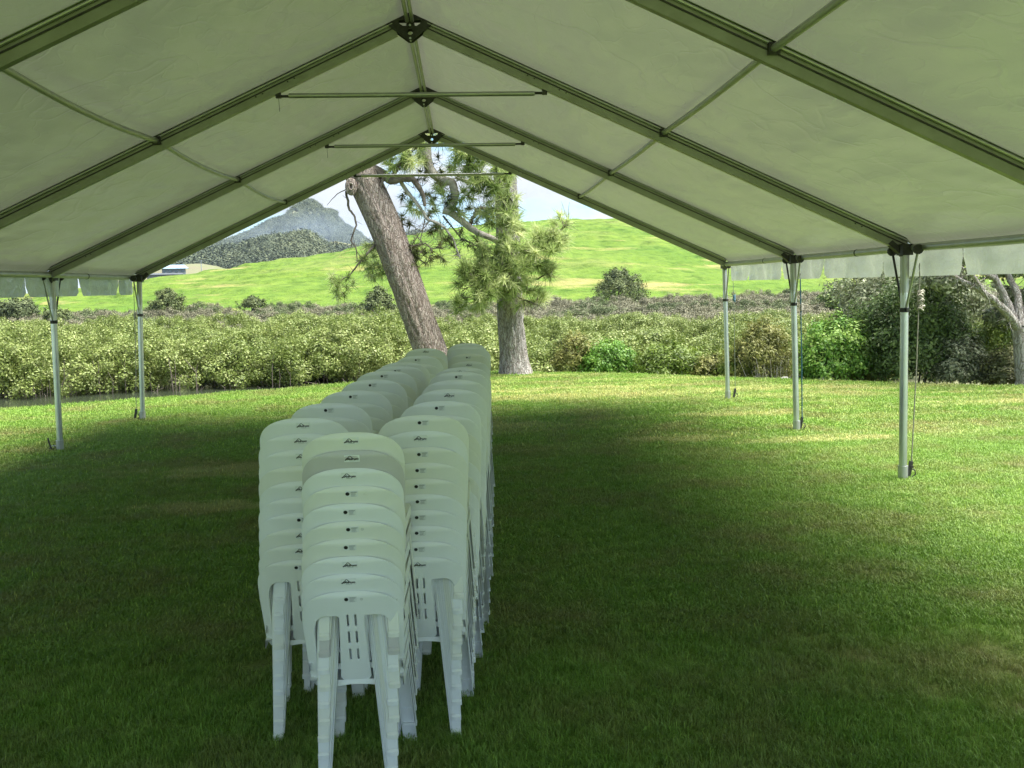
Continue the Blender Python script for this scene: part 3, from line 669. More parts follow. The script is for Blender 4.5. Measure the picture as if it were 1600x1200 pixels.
def leg_rear():
    """rear leg for +x side: tapered channel; nests into the legs of the chairs above it"""
    mb = MB(); n = 9; O = []
    for i in range(n+1):
        z = .692*(1-i/n); t = i/n
        xi = .047+.060*t; xo = .136+.013*t
        if z > .60: xo = min(xo, .085+.05*math.sqrt(max(0, 1-((z-.60)/.095)**2)))
        y = .055-.100*(.692-z)
        O.append((xi, xo, y, z))
    th = .0022; fl = .020
    # cross-section: thin inner bead, recessed web, proud outer strip, flanges turned to the front
    def prof(xi, xo, y):
        m_ = max(xi+.006, xo-.040)
        return [(xi, y+.024), (xi, y+.0012), (xi+.0028, y+.0012), (xi+.0032, y+.0065), (m_-.0015, y+.0065), (m_, y), (xo, y), (xo+.001, y+.022)]
    K = 8; base = len(mb.v); V = []
    for (xi, xo, y, z) in O: V += [(a, b, z) for a, b in prof(xi, xo, y)]
    mb.add(V, [(i*K+k, (i+1)*K+k, (i+1)*K+k+1, i*K+k+1) for i in range(n) for k in range(K-1)])
    xi, xo, y, z = O[-1]
    # foot: a shallow lip that stands proud of the channel, with a bowed lower edge
    V = []
    for j, (yy, zz) in enumerate(((y-.0005, .022), (y-.0052, .016), (y-.0052, .0), (y+fl, .0))):
        for i in range(7):
            s = i/6; V.append((xo+.0015-(xo-.108)*s, yy+(.004*math.sin(math.pi*s) if j in (1, 2) else 0)*-1, zz+(.004*math.sin(math.pi*s) if j == 0 else 0)))
    mb.add(V, [(j*7+i, j*7+i+1, (j+1)*7+i+1, (j+1)*7+i) for j in range(3) for i in range(6)])
    return mb
def mirror(mb):
    o = MB(); o.v = [(-x, y, z) for x, y, z in mb.v]; o.f = [tuple(reversed(f)) for f in mb.f]; o.sm = mb.sm; return o
def leg_front():
    mb = MB(); n = 6; th = .0025
    def P(t):   # t 0 at the seat, 1 at the floor
        z = .405*(1-t); return (.118+.028*t, .178+.024*t, .335+.045*t, z)
    for i in range(n):
        a, b, y, z = P(i/n); a2, b2, y2, z2 = P((i+1)/n)
        mb.add([(a, y, z), (b, y, z), (b2, y2, z2), (a2, y2, z2), (a, y-th, z), (b, y-th, z), (b2, y2-th, z2), (a2, y2-th, z2)], [(0, 1, 2, 3), (4, 7, 6, 5)])
        for x, x2, s, dp in ((a, a2, 1, .018), (b, b2, -1, .055)):
            d = dp*(1-.45*i/n); d2 = dp*(1-.45*(i+1)/n)
            mb.add([(x, y, z), (x2, y2, z2), (x2, y2-d2, z2), (x, y-d, z), (x+s*th, y, z), (x2+s*th, y2, z2), (x2+s*th, y2-d2, z2), (x+s*th, y-d, z)], [(0, 3, 2, 1), (4, 5, 6, 7), (3, 7, 6, 2)])
    a, b, y, z = P(1); mb.box(((a+b)/2, y-.012, .006), ((b-a)/2+.001, .014, .006))
    return mb
def seat_mb():
    mb = MB(); nx, ny = 16, 10; V = []
    for j in range(ny+1):
        for i in range(nx+1):
            u = -1+2*i/nx; v = j/ny; hw = .172+.012*v; x = hw*u; y = .062+.30*v+.02*(1-u*u)*(v > .9)
            z = .412+.010*v-.012*(1-u*u)*math.sin(math.pi*v)
            V.append((x, y, z))
    Fq = [(j*(nx+1)+i, j*(nx+1)+i+1, (j+1)*(nx+1)+i+1, (j+1)*(nx+1)+i) for j in range(ny) for i in range(nx)]
    mb.add(V, Fq, True)
    mb.add([(x, y, z-.004) for x, y, z in V], [tuple(reversed(f)) for f in Fq], True)
    # skirts: rear apron with a shallow arch, sides and front
    V = []; K = 13
    for i in range(K+1):
        u = -1+2*i/K; x = .118*u; lo = .372+.018*(1-u*u) if abs(u) < 1 else .372
        V += [(x, .060, .406), (x, .056, lo), (x, .064, lo), (x, .066, .406)]
    mb.add(V, [(4*i+a, 4*i+4+a, 4*i+4+(a+1) % 4, 4*i+(a+1) % 4) for i in range(K) for a in range(4)])
    for s in (-1, 1):
        mb.add([(s*.178, .064, .408), (s*.188, .345, .424), (s*.190, .345, .385), (s*.180, .064, .374), (s*.174, .064, .408), (s*.184, .345, .424), (s*.186, .345, .385), (s*.176, .064, .374)],
               [(0, 1, 2, 3), (7, 6, 5, 4), (3, 2, 6, 7), (0, 4, 5, 1)])
    mb.add([(-.186, .366, .424), (.186, .366, .424), (.182, .376, .388), (-.182, .376, .388)], [(0, 1, 2, 3), (3, 2, 1, 0)])
    return mb
ME = {'rl': leg_rear().mesh('leg'), 'rl2': mirror(leg_rear()).mesh('leg'), 'fl': leg_front().mesh('leg'), 'fl2': mirror(leg_front()).mesh('leg'), 'seat': seat_mb().mesh('seat')}
# stickers -------------------------------------------------------------
def on_back(x, z, lift=.0012): return (x, back_y(x, z)-lift, z)
def flat(polys, name, mats, lift=.0012):
    """polys = [(points, material index)] in backrest x-z coordinates, laid on the curved back"""
    V, Fq, MI = [], [], []
    for pts, mi in polys:
        k = len(V); V += [on_back(x, z, lift*(1+.6*mi)) for x, z in pts]; Fq.append(tuple(range(k, k+len(pts)))); MI.append(mi)
    me = bpy.data.meshes.new(name); me.from_pydata(V, [], Fq); me.update()
    for mm in mats: me.materials.append(mm)
    me.polygons.foreach_set('material_index', MI); return me
def text_polys(body, size, x0, z0, shear=0, bold=0, sx=1.):
    c = bpy.data.curves.new('t', 'FONT'); c.body = body; c.size = size; c.shear = shear; c.offset = bold; c.resolution_u = 2
    o = bpy.data.objects.new('t', c); COL.objects.link(o); bpy.context.view_layer.update()
    me = bpy.data.meshes.new_from_object(o.evaluated_get(bpy.context.evaluated_depsgraph_get())); bpy.data.objects.remove(o)
    return [([(x0+me.vertices[i].co.x*sx, z0+me.vertices[i].co.y) for i in p.vertices], 1) for p in me.polygons]
def stroke(pts, ws):
    out = []
    for (a, b), (wa, wb) in zip(zip(pts[:-1], pts[1:]), zip(ws[:-1], ws[1:])):
        dx, dz = b[0]-a[0], b[1]-a[1]; l = math.hypot(dx, dz); nx_, nz_ = -dz/l/2, dx/l/2
        out.append(([(a[0]-nx_*wa, a[1]-nz_*wa), (b[0]-nx_*wb, b[1]-nz_*wb), (b[0]+nx_*wb, b[1]+nz_*wb), (a[0]+nx_*wa, a[1]+nz_*wa)], 1))
    return out
ZS = .752
def rect(x0, z0, x1, z1): return [(x0, z0), (x1, z0), (x1, z1), (x0, z1)]
logo = [(rect(-.026, ZS-.012, .030, ZS+.014), 0)]
logo += stroke([(-.024, ZS-.005), (-.018, ZS-.002), (-.010, ZS+.007), (-.007, ZS+.009)], [.0035, .0045, .0020, .0012])
logo += stroke([(-.010, ZS+.009), (-.005, ZS+.011), (.001, ZS+.006), (.005, ZS+.002)], [.0010, .0016, .0022, .0028])
logo += text_polys('Adrum', .0125, -.0155, ZS-.0045, .35, .0004, 1.15)
logo += [(rect(-.008, ZS-.0085, .014, ZS-.0078), 1)]
LOGO = flat(logo, 'logo_sticker', [M['decal'], M['ink']])
disc = [(rect(-.020, ZS-.011, .026, ZS+.011), 0)]
disc += [([(-.0125+.0075*math.cos(a), ZS+.0068*math.sin(a)) for a in [i*math.pi/9 for i in range(18)]], 1)]
disc += [(rect(-.0003, ZS+.0052, .0225, ZS+.0070), 2)]
for i, w in enumerate((.019, .016, .018, .014, .020)): disc += [(rect(0, ZS+.0022-.0030*i, w, ZS+.0030-.0030*i), 2)]
disc += stroke([(-.0165, ZS), (-.0125, ZS+.0022), (-.0085, ZS)], [.0012]*3)[:0]
DISC = flat(disc, 'round_sticker', [M['decal'], M['ink'], M['fine']])
ring = []
for i in range(14):
    a, b = i*2*math.pi/14, (i+1)*2*math.pi/14; r1, r2 = .0036, .0052
    ring.append(([(.042+r1*math.cos(a), ZS+r1*math.sin(a)), (.042+r1*math.cos(b), ZS+r1*math.sin(b)), (.042+r2*math.cos(b), ZS+r2*math.sin(b)), (.042+r2*math.cos(a), ZS+r2*math.sin(a))], 0))
ring.append(([(.042+.0016*math.cos(a), ZS+.0016*math.sin(a)) for a in [i*math.pi/4 for i in range(8)]], 0))
RING = flat(ring, 'moulded_mark', [M['emboss']])
for me in (ME['rl'], ME['rl2'], ME['fl'], ME['fl2'], ME['seat'], BACK): me.materials.append(M['white'])

def build_chair():
    t = empty('plastic_chair', (0, 0, 0)); tag(t, 'x', 'chair')
    for nm, me in (('backrest', BACK), ('seat', ME['seat']), ('leg', ME['rl']), ('leg', ME['rl2']), ('leg', ME['fl']), ('leg', ME['fl2'])): link(nm, me, None, t)
    return t
proto = build_chair(); first = True
def copy_chair():
    c = proto.copy(); COL.objects.link(c)
    for ch in proto.children:
        if 'sticker' in ch.name or 'mark' in ch.name: continue
        d = ch.copy(); COL.objects.link(d); d.parent = c
    return c
ORD = ['bottom', 'second from the bottom', 'third from the bottom', 'fourth from the bottom', 'fifth from the bottom', 'fifth from the top', 'fourth from the top', 'third from the top', 'second from the top', 'topmost']
# stickers from the bottom chair up: L logo, R round, n none; o adds the moulded ring
STACKS = [
 # (where, x, y of the back, dz, turn, stickers)
 ('the front stack', -.036, 3.365, .0, .000, 'RoLLRRoRRLLL', 1),
 ('the left row\'s first stack', -.288, 3.80, .0, .012, 'RLLRnLnLLL', 0),
 ('the left row\'s second stack', -.242, 4.26, .002, -.015, 'RLRLRLRLRR', 0),
 ('the left row\'s third stack', -.183, 4.75, .004, .010, 'LRRLRLRRLR', 0),
 ('the left row\'s fourth stack', -.130, 5.18, .016, .020, 'RLRLLRRLRR', 0),
 ('the left row\'s fifth stack', -.099, 5.60, .026, -.02, 'LRRLRLRRLR', 0),
 ('the left row\'s sixth stack', -.050, 6.03, .018, .02, 'RLRLLRRLRR', 0),
 ('the left row\'s seventh stack', -.045, 6.50, .004, -.01, 'RLRRLRLLRR', 0),
 ('the left row\'s eighth stack', .036, 7.10, .004, .015, 'LRRLRLRRLR', 0),
 ('the left row\'s last stack', .052, 8.02, .0, -.02, 'LRRLRLRRnL', 0),
 ('the right row\'s first stack', .205, 3.77, .0, -.01, 'LRRRRRRRLR', 0),
 ('the right row\'s second stack', .268, 4.20, .003, .012, 'RLRLRLRLLR', 0),
 ('the right row\'s third stack', .306, 4.63, .010, -.01, 'LRRLRLRRLL', 0),
 ('the right row\'s fourth stack', .328, 5.06, .012, .018, 'RLRLLRRLnn', 0),
 ('the right row\'s fifth stack', .350, 5.49, .018, -.02, 'LRRLRLRRLR', 0),
 ('the right row\'s sixth stack', .368, 5.93, .006, .01, 'RLRLLRRLRL', 0),
 ('the right row\'s seventh stack', .430, 8.10, .002, -.01, 'RLRRRRLLRn', 0),
 ('the right row\'s last stack', .420, 8.60, .0, .015, 'LRRLRLRRLn', 0),
]
PITCH = .0655
for (where, X, Yb, dz_, rzv, seq, grey_at) in STACKS:
    codes = []
    for ch in seq:
        if ch == 'o': codes[-1] += 'o'
        else: codes.append(ch)
    for k, c in enumerate(codes):
        if first: t = proto; first = False
        else: t = copy_chair()
        t.location = (X-.0032*(9-k)+random.uniform(-.0035, .0035), Yb+.02+.0022*k+random.uniform(-.0012, .0012), dz_+PITCH*k); t.rotation_euler = (0, 0, rzv+random.uniform(-.006, .006))
        col = M['grey'] if (grey_at and k == 8) else (M['cream'] if random.random() < .22 or (where == 'the left row\'s first stack' and k == 6) else M['white'])
        for ch in t.children:
            ch.material_slots[0].link = 'OBJECT'; ch.material_slots[0].material = col
        if 'L' in c: link('logo_sticker', LOGO, None, t, (random.uniform(-.005, .005), 0, random.uniform(-.002, .002)))
        if 'R' in c: link('round_sticker', DISC, None, t, (random.uniform(-.004, .004), 0, random.uniform(-.002, .002)))
        if 'o' in c: link('moulded_mark', RING, None, t)
        w = 'greyish' if col is M['grey'] else 'white'
        s = 'mountain logo' if 'L' in c else ('round black sticker' if 'R' in c else 'unmarked')
        tag(t, '%s chair, %s, %s in %s' % (w, s, ORD[k], where), 'chair', 'white plastic chairs stacked under the marquee')
for ch in list(proto.children): pass
# ------------------------------------------------------------------ haze
hm, ht, ho = newmat('air'); pv = N(ht, 'ShaderNodeVolumePrincipled'); pv.inputs['Color'].default_value = (.66, .82, 1, 1); pv.inputs['Density'].default_value = .00010; pv.inputs['Anisotropy'].default_value = .2
ht.links.new(pv.outputs[0], ho.inputs['Volume'])
hz_ = MB().box((0, 600, 70), (3300, 3800, 73.5)).build('haze', hm); tag(hz_, 'thin blue haze between the lawn and the mountain', 'haze', kind='stuff')

sm, st_, so_ = newmat('smoke'); pv = N(st_, 'ShaderNodeVolumePrincipled'); pv.inputs['Color'].default_value = (.62, .78, 1, 1)
tco = N(st_, 'ShaderNodeTexCoord'); nn_ = noisetex(st_, .016, 5, .6, tco.outputs['Object'], (1, .6, 1.3))
mpp = N(st_, 'ShaderNodeMapping'); mpp.inputs['Scale'].default_value = (1/80, 1/90, 1/21); st_.links.new(tco.outputs['Object'], mpp.inputs[0])
gr = N(st_, 'ShaderNodeVectorMath', operation='LENGTH'); st_.links.new(mpp.outputs[0], gr.inputs[0])
fo = N(st_, 'ShaderNodeMapRange'); fo.inputs[1].default_value = .15; fo.inputs[2].default_value = 1; fo.inputs[3].default_value = 1; fo.inputs[4].default_value = 0; st_.links.new(gr.outputs['Value'], fo.inputs[0])
rp = ramp(st_, nn_.outputs[0], [(.38, (0, 0, 0)), (.68, (1, 1, 1))])
ml = N(st_, 'ShaderNodeMath', operation='MULTIPLY'); st_.links.new(rp.outputs[0], ml.inputs[0]); st_.links.new(fo.outputs[0], ml.inputs[1])
m2 = N(st_, 'ShaderNodeMath', operation='MULTIPLY'); st_.links.new(ml.outputs[0], m2.inputs[0]); m2.inputs[1].default_value = .006; st_.links.new(m2.outputs[0], pv.inputs['Density'])
st_.links.new(pv.outputs[0], so_.inputs['Volume'])
sp_ = at(478, 366, 720); bm = bmesh.new(); bmesh.ops.create_icosphere(bm, subdivisions=3, radius=1)
for v in bm.verts: v.co = Vector((v.co.x*80, v.co.y*90, v.co.z*21))
me = bpy.data.meshes.new('smoke'); bm.to_mesh(me); bm.free(); tag(link('smoke', me, sm, None, sp_), 'pale blue smoke drifting across the middle of the mountain', 'smoke', kind='stuff')

# ------------------------------------------------------------------ pine trees
def trunk_mesh(path, seed, name, nseg=110, nr=64, flare=.35):
    """path = [(point, radius)]; bark ridges are real relief"""
    P = [p for p, r in path]; R = [r for p, r in path]; n = len(P); ts = np.linspace(0, n-1, nseg)
    V = []
    Pi = np.array([[np.interp(t, range(n), [p[i] for p in P]) for i in range(3)] for t in ts]); Ri = np.interp(ts, range(n), R)
    for _ in range(6): Pi[1:-1] = (Pi[:-2]+2*Pi[1:-1]+Pi[2:])/4
    for i in range(nseg):
        d = Vector(Pi[min(i+1, nseg-1)]-Pi[max(i-1, 0)]).normalized(); x = Vector((0, 1, 0)).cross(d).normalized(); y = d.cross(x)
        for k in range(nr):
            a = 2*math.pi*k/nr; c, s = math.cos(a), math.sin(a); h = Pi[i][2]
            q = Vector((c*3.4, s*3.4, h*1.3+seed)); w = noise.noise(q*2.2)*.6
            rid = abs(noise.noise(Vector((c*5.2+w*.3, s*5.2, h*.9+seed))))
            rel = -.035*max(0, .16-rid)/.16 + .02*noise.noise(Vector((c*1.5, s*1.5, h*.7+seed*2)))
            fl = flare*max(0, 1-(h-P[0][2])/.55)**2*(.6+.5*noise.noise(Vector((c*2, s*2, seed))))
            r = Ri[i]*(1+fl)+rel
            V.append(tuple(Vector(Pi[i])+(x*c+y*s)*r))
    F_ = [(i*nr+k, i*nr+(k+1) % nr, (i+1)*nr+(k+1) % nr, (i+1)*nr+k) for i in range(nseg-1) for k in range(nr)]
    return MB().add(V, F_, True)
def wob(pts, n=4, amp=.03):
    """extra bends along a limb"""
    out = [Vector(pts[0])]
    for a, b in zip(pts[:-1], pts[1:]):
        a = Vector(a); b = Vector(b)
        for i in range(1, n+1):
            p = a.lerp(b, i/n)
            if i < n: p += Vector([random.gauss(0, amp*(b-a).length*.5) for _ in range(3)])
            out.append(p)
    return out
def limb(parent, pts, r0_, r1_, mat, name='branch', twigs=0):
    o0 = Vector(parent.location); P = [p-o0 for p in wob(pts)]; rs = list(np.linspace(r0_, r1_, len(P))); mb = MB().tube(P, rs, 8)
    for _ in range(int(twigs*2.2)):
        i = random.randrange(1, len(P)); p = P[i]; d = Vector([random.gauss(0, 1) for _ in range(3)]).normalized(); L = random.uniform(.12, .45)
        q = [p]; 
        for k in range(3): d = (d+Vector([random.gauss(0, .35) for _ in range(3)])).normalized(); q.append(q[-1]+d*L/3)
        mb.tube(q, [.008, .006, .004, .0025], 4)
    return mb.build(name, mat, parent)
def needle_mesh(tufts, name, nn=75, L=.23, w=.015):
    """tufts = [(point, axis, size)] -> long needles fanning out"""
    Vs, Ts = [], []
    for (p, ax, s) in tufts:
        n = int(nn*min(1.3, s)); ax = unit(np.array(ax, dtype=float)); base = np.array(p)+ax*RNG.uniform(-.10, .06, n)[:, None]*s
        d = unit(ax*RNG.uniform(-.1, 1.5, n)[:, None]+RNG.normal(0, .75, (n, 3))); ln = L*s*RNG.uniform(.6, 1.1, n)[:, None]
        side = unit(np.cross(d, RNG.normal(0, 1, (n, 3))))*w/2; droop = np.zeros((n, 3)); droop[:, 2] = -.05*s*RNG.uniform(0, 1, n)
        V = np.stack([base-side, base+side, base+d*ln+droop+side*.3, base+d*ln+droop-side*.3], 1).reshape(-1, 3)
        t = np.clip(.45+RNG.normal(0, .27)+RNG.normal(0, .13, n), 0, 1); Vs.append(V); Ts.append(np.repeat(t, 4))
    V = np.concatenate(Vs); return npmesh(name, V, np.arange(len(V)).reshape(-1, 4), False, np.concatenate(Ts))
def clumps(parent, L_, mat, name='needles', dens=1.0, depth=.5, s=(.8, 1.2)):
    """L_ = [(u, v, Y, radius px)] groups of tufts"""
    tf = []; o0 = np.array(parent.location); tw = MB(); L_ = [(u, v, Y, r*1.22) for u, v, Y, r in L_]
    for (u, v, Y, r) in L_:
        c = at(u, v, Y); rm = r/F_PX*Y; n = max(2, int(1.35*dens*(r/9.5)**2))
        for _ in range(n):
            d = Vector([random.gauss(0, .5) for _ in range(3)]); d.y *= 1.1
            if d.length > 1: d.normalize()
            p = c+d*rm; ax = (d+Vector((random.gauss(0, .3), random.gauss(0, .3), .35+random.gauss(0, .3)))); tf.append((np.array(p)-o0, tuple(ax), random.uniform(*s)))
            if random.random() < .5: tw.tube([c-Vector(o0), c.lerp(p, .6)-Vector(o0)+Vector((0, 0, random.uniform(-.05, .05))), p-Vector(o0)], [.012, .009, .006], 4)
    if tw.v: tw.build('twig', M['twig'], parent)['kind'] = 'stuff'
    return link(name, needle_mesh(tf, name), mat, parent)

b1 = at(688, 590, 19.3); pine1 = empty('pine_tree', (b1.x, b1.y, -.02)); tag(pine1, 'leaning pine with a thick bare trunk behind the chair stacks', 'tree', 'two big pines at the lawn edge')
def A(u, v, Y, par): return at(u, v, Y)-Vector(par.location)
pth = [(A(692, 604, 19.3, pine1), .37), (A(677, 560, 19.3, pine1), .345), (A(655, 500, 19.3, pine1), .335), (A(630, 430, 19.3, pine1), .34), (A(604, 360, 19.3, pine1), .335), (A(580, 305, 19.3, pine1), .33), (A(560, 262, 19.3, pine1), .33), (A(535, 200, 19.4, pine1), .30), (A(508, 110, 19.5, pine1), .24), (A(470, -20, 19.6, pine1), .15), (A(440, -120, 19.7, pine1), .05)]
trunk_mesh(pth, 3.3, 'trunk').build('trunk', M['bark1'], pine1)
kn = A(549, 292, 19.0, pine1); mb = MB()
for i, (rr_, rd) in enumerate(((.115, .035), (.085, .03), (.055, .025))):
    mb.tube([kn+Vector((rr_*math.cos(a)*.8, -.02*i-.02, rr_*math.sin(a)*1.25)) for a in np.linspace(0, 6.283, 17)], rd, 8, False)
mb.tube([kn+Vector((0, .12, 0)), kn+Vector((0, -.02, 0))], .08, 12).build('knot', M['bark1'], pine1)
T1 = 19.15
limb(pine1, [at(541, 296, 19.1), at(527, 303, T1), at(518, 312, T1), at(511, 321, T1)], .012, .004, M['twig'])
limb(pine1, [at(541, 299, 19.0), at(546, 328, T1), at(553, 336, T1), at(557, 352, T1), at(548, 376, T1), at(556, 387, T1), at(558, 410, T1)], .026, .010, M['twig'], twigs=4)
limb(pine1, [at(600, 372, 19.3), at(580, 389, T1), at(562, 410, T1), at(548, 428, T1), at(530, 440, T1)], .03, .010, M['twig'], twigs=8)
limb(pine1, [at(575, 262, 19.3), at(599, 273, 19.2), at(611, 282, 19.1), at(626, 279, 19.1), at(644, 279, 19.2), at(653, 290, 19.2), at(661, 305, 19.2), at(664, 322, 19.2)], .11, .035, M['twig'], twigs=16)
limb(pine1, [at(611, 282, 19.1), at(622, 260, 19.1), at(634, 240, 19.2), at(650, 215, 19.2)], .05, .02, M['twig'], twigs=12)
limb(pine1, [at(600, 275, 19.1), at(596, 290, 19.1), at(592, 302, 19.1)], .035, .012, M['twig'], twigs=4)
limb(pine1, [at(628, 383, 19.3), at(646, 384, 19.1), at(665, 380, 19.1), at(674, 389, 19.1), at(688, 386, 19.1)], .02, .008, M['twig'], twigs=16)
limb(pine1, [at(664, 342, 19.2), at(660, 362, 19.2), at(656, 380, 19.2)], .012, .008, M['twig'], twigs=5)
limb(pine1, [at(672, 345, 19.2), at(655, 365, 19.2), at(645, 382, 19.2)], .010, .007, M['twig'], twigs=5)
limb(pine1, [at(540, 215, 19.4), at(480, 150, 19.0), at(420, 90, 18.8)], .09, .03, M['bark1'], twigs=14)
limb(pine1, [at(520, 140, 19.4), at(590, 60, 19.2), at(650, 20, 19.0)], .08, .02, M['bark1'], twigs=14)
clumps(pine1, [(528, 444, T1, 15), (542, 436, T1, 12), (519, 438, T1, 8), (583, 415, 19.6, 14), (596, 425, 19.7, 16), (570, 405, T1, 8), (585, 380, 19.8, 12), (588, 400, 19.9, 10)], M['needles'], dens=1.1, s=(.7, 1.0))
clumps(pine1, [(640, 400, 19.3, 14), (655, 398, 19.2, 12), (672, 400, 19.2, 12), (688, 395, 19.2, 10), (630, 398, 19.3, 10), (662, 410, 19.3, 12), (648, 412, 19.3, 8)], M['needles_dark'], name='old_needles', dens=1.0, s=(.6, .85))
clumps(pine1, [(623, 252, 19.1, 16), (640, 248, 19.0, 16), (600, 255, 19.2, 12), (650, 230, 19.1, 20), (625, 225, 19.1, 20), (420, 90, 18.8, 40), (480, 120, 18.9, 35), (650, 20, 19, 50), (600, 60, 19.2, 40), (450, -60, 19.6, 60), (500, -20, 19.6, 50)], M['needles'], dens=.8)

b2 = at(803, 582, 20.0); pine2 = empty('pine_tree', (b2.x, b2.y, -.02)); tag(pine2, 'upright pine with a grey trunk and bright needle tufts right of the chairs', 'tree', 'two big pines at the lawn edge')
pth = [(A(806, 590, 20, pine2), .34), (A(803, 560, 20, pine2), .31), (A(798, 500, 20, pine2), .285), (A(795, 430, 20, pine2), .27), (A(793, 350, 20, pine2), .25), (A(789, 270, 20, pine2), .24), (A(786, 180, 20, pine2), .22), (A(790, 60, 20, pine2), .17), (A(800, -120, 20, pine2), .05)]
trunk_mesh(pth, 8.1, 'trunk').build('trunk', M['bark2'], pine2)
Y2 = 19.55
limb(pine2, [at(793, 385, 19.9), at(768, 372, 19.7), at(747, 364, Y2), at(725, 348, Y2), at(703, 331, Y2), at(693, 328, Y2)], .055, .085, M['limb'], twigs=10)
limb(pine2, [at(700, 330, Y2), at(708, 319, Y2), at(712, 303, Y2), at(706, 285, Y2), at(688, 281, Y2), at(675, 270, Y2), at(668, 255, Y2), at(666, 235, Y2), at(662, 190, Y2)], .075, .11, M['limb'], twigs=18)
limb(pine2, [at(626, 283, 19.3), at(634, 296, 19.3), at(644, 309, 19.3), at(656, 324, 19.3), at(668, 343, 19.3), at(683, 348, 19.3), at(695, 356, 19.3), at(707, 372, 19.3), at(712, 385, 19.3), at(719, 404, 19.3)], .042, .014, M['limb'], twigs=18)
limb(pine2, [at(692, 337, Y2), at(705, 353, Y2), at(722, 373, Y2)], .022, .010, M['twig'], twigs=8)
limb(pine2, [at(790, 330, 19.9), at(752, 325, 19.7), at(735, 345, 19.7), at(738, 362, 19.7)], .05, .02, M['twig'], twigs=12)
limb(pine2, [at(788, 300, 19.9), at(760, 280, 19.6), at(735, 285, 19.5), at(712, 278, 19.5)], .06, .03, M['limb'], twigs=14)
limb(pine2, [at(794, 410, 19.9), at(825, 392, 19.6), at(855, 380, 19.4), at(878, 358, 19.3), at(888, 342, 19.3)], .05, .010, M['twig'], twigs=14)
limb(pine2, [at(795, 440, 19.8), at(770, 445, 19.3), at(745, 440, 19.1)], .04, .015, M['twig'], twigs=8)
limb(pine2, [at(797, 450, 19.8), at(830, 440, 19.4), at(855, 428, 19.2), at(862, 426, 19.2)], .03, .006, M['twig'], twigs=10)
limb(pine2, [at(745, 440, 19.1), at(722, 455, 19.1), at(717, 478, 19.1)], .012, .004, M['twig'], twigs=5)
limb(pine2, [at(796, 460, 19.7), at(825, 470, 19.4), at(842, 478, 19.3)], .02, .008, M['twig'], twigs=5)
limb(pine2, [at(722, 373, Y2), at(752, 388, 19.4), at(775, 400, 19.4)], .02, .010, M['twig'], twigs=8)
for (u, v) in ((748, 437), (742, 446), (754, 443)): pass
clumps(pine2, [(745, 448, 19.0, 24), (735, 430, 19.0, 18), (760, 425, 19.1, 22), (785, 430, 19.0, 22), (765, 462, 19.1, 20), (790, 458, 19.2, 18), (742, 468, 19.1, 16), (775, 405, 19.1, 20), (800, 400, 19.0, 22), (815, 420, 19.1, 20), (808, 440, 19.2, 18),
               (830, 395, 19.2, 20), (850, 390, 19.2, 18), (842, 372, 19.2, 16), (866, 374, 19.2, 14), (880, 352, 19.2, 12), (886, 366, 19.2, 10), (860, 362, 19.2, 10), (845, 412, 19.2, 14), (830, 455, 19.3, 12), (838, 470, 19.4, 14), (820, 478, 19.4, 10), (858, 428, 19.2, 6),
               (755, 395, 19.2, 16), (740, 385, 19.3, 12), (795, 350, 19.2, 20), (790, 325, 19.1, 18), (803, 318, 19.1, 12), (775, 340, 19.2, 16), (800, 370, 19.2, 16), (760, 300, 19.0, 16), (745, 290, 19.0, 14), (775, 285, 19.0, 18), (790, 275, 19.1, 14), (752, 268, 19.0, 18), (730, 258, 19.0, 16), (712, 246, 19.1, 16), (765, 250, 19.1, 16), (738, 240, 19.1, 18), (700, 262, 19.2, 10),
               (715, 480, 19.1, 10), (712, 470, 19.1, 6), (692, 300, 19.3, 10), (675, 325, 19.3, 10), (650, 328, 19.3, 10), (640, 322, 19.3, 6), (690, 352, 19.4, 8), (715, 330, 19.4, 8), (727, 305, 19.3, 12)], M['needles'], dens=1.15)
clumps(pine2, [(680, 362, 19.5, 10), (700, 372, 19.4, 10), (712, 392, 19.4, 10), (700, 310, 19.5, 8), (672, 300, 19.4, 10), (725, 385, 19.5, 10), (662, 262, 19.3, 12), (690, 290, 19.6, 8), (628, 345, 19.4, 6), (640, 352, 19.4, 6), (640, 300, 19.4, 12), (655, 280, 19.5, 13), (682, 252, 19.5, 13), (700, 322, 19.6, 12), (722, 345, 19.6, 12), (688, 300, 19.4, 12), (672, 332, 19.5, 10), (740, 310, 19.6, 14), (760, 345, 19.7, 14), (720, 280, 19.6, 12), (815, 462, 19.6, 12), (735, 350, 19.7, 10), (742, 330, 19.8, 10)], M['needles_dark'], name='old_needles', dens=.9, s=(.55, .85))
clumps(pine2, [(660, 200, 19.5, 50), (720, 150, 19.6, 60), (800, 100, 20, 70), (860, 160, 19.8, 50), (760, 20, 20, 70), (840, 10, 20, 60), (800, -80, 20, 60)], M['needles'], dens=.5)

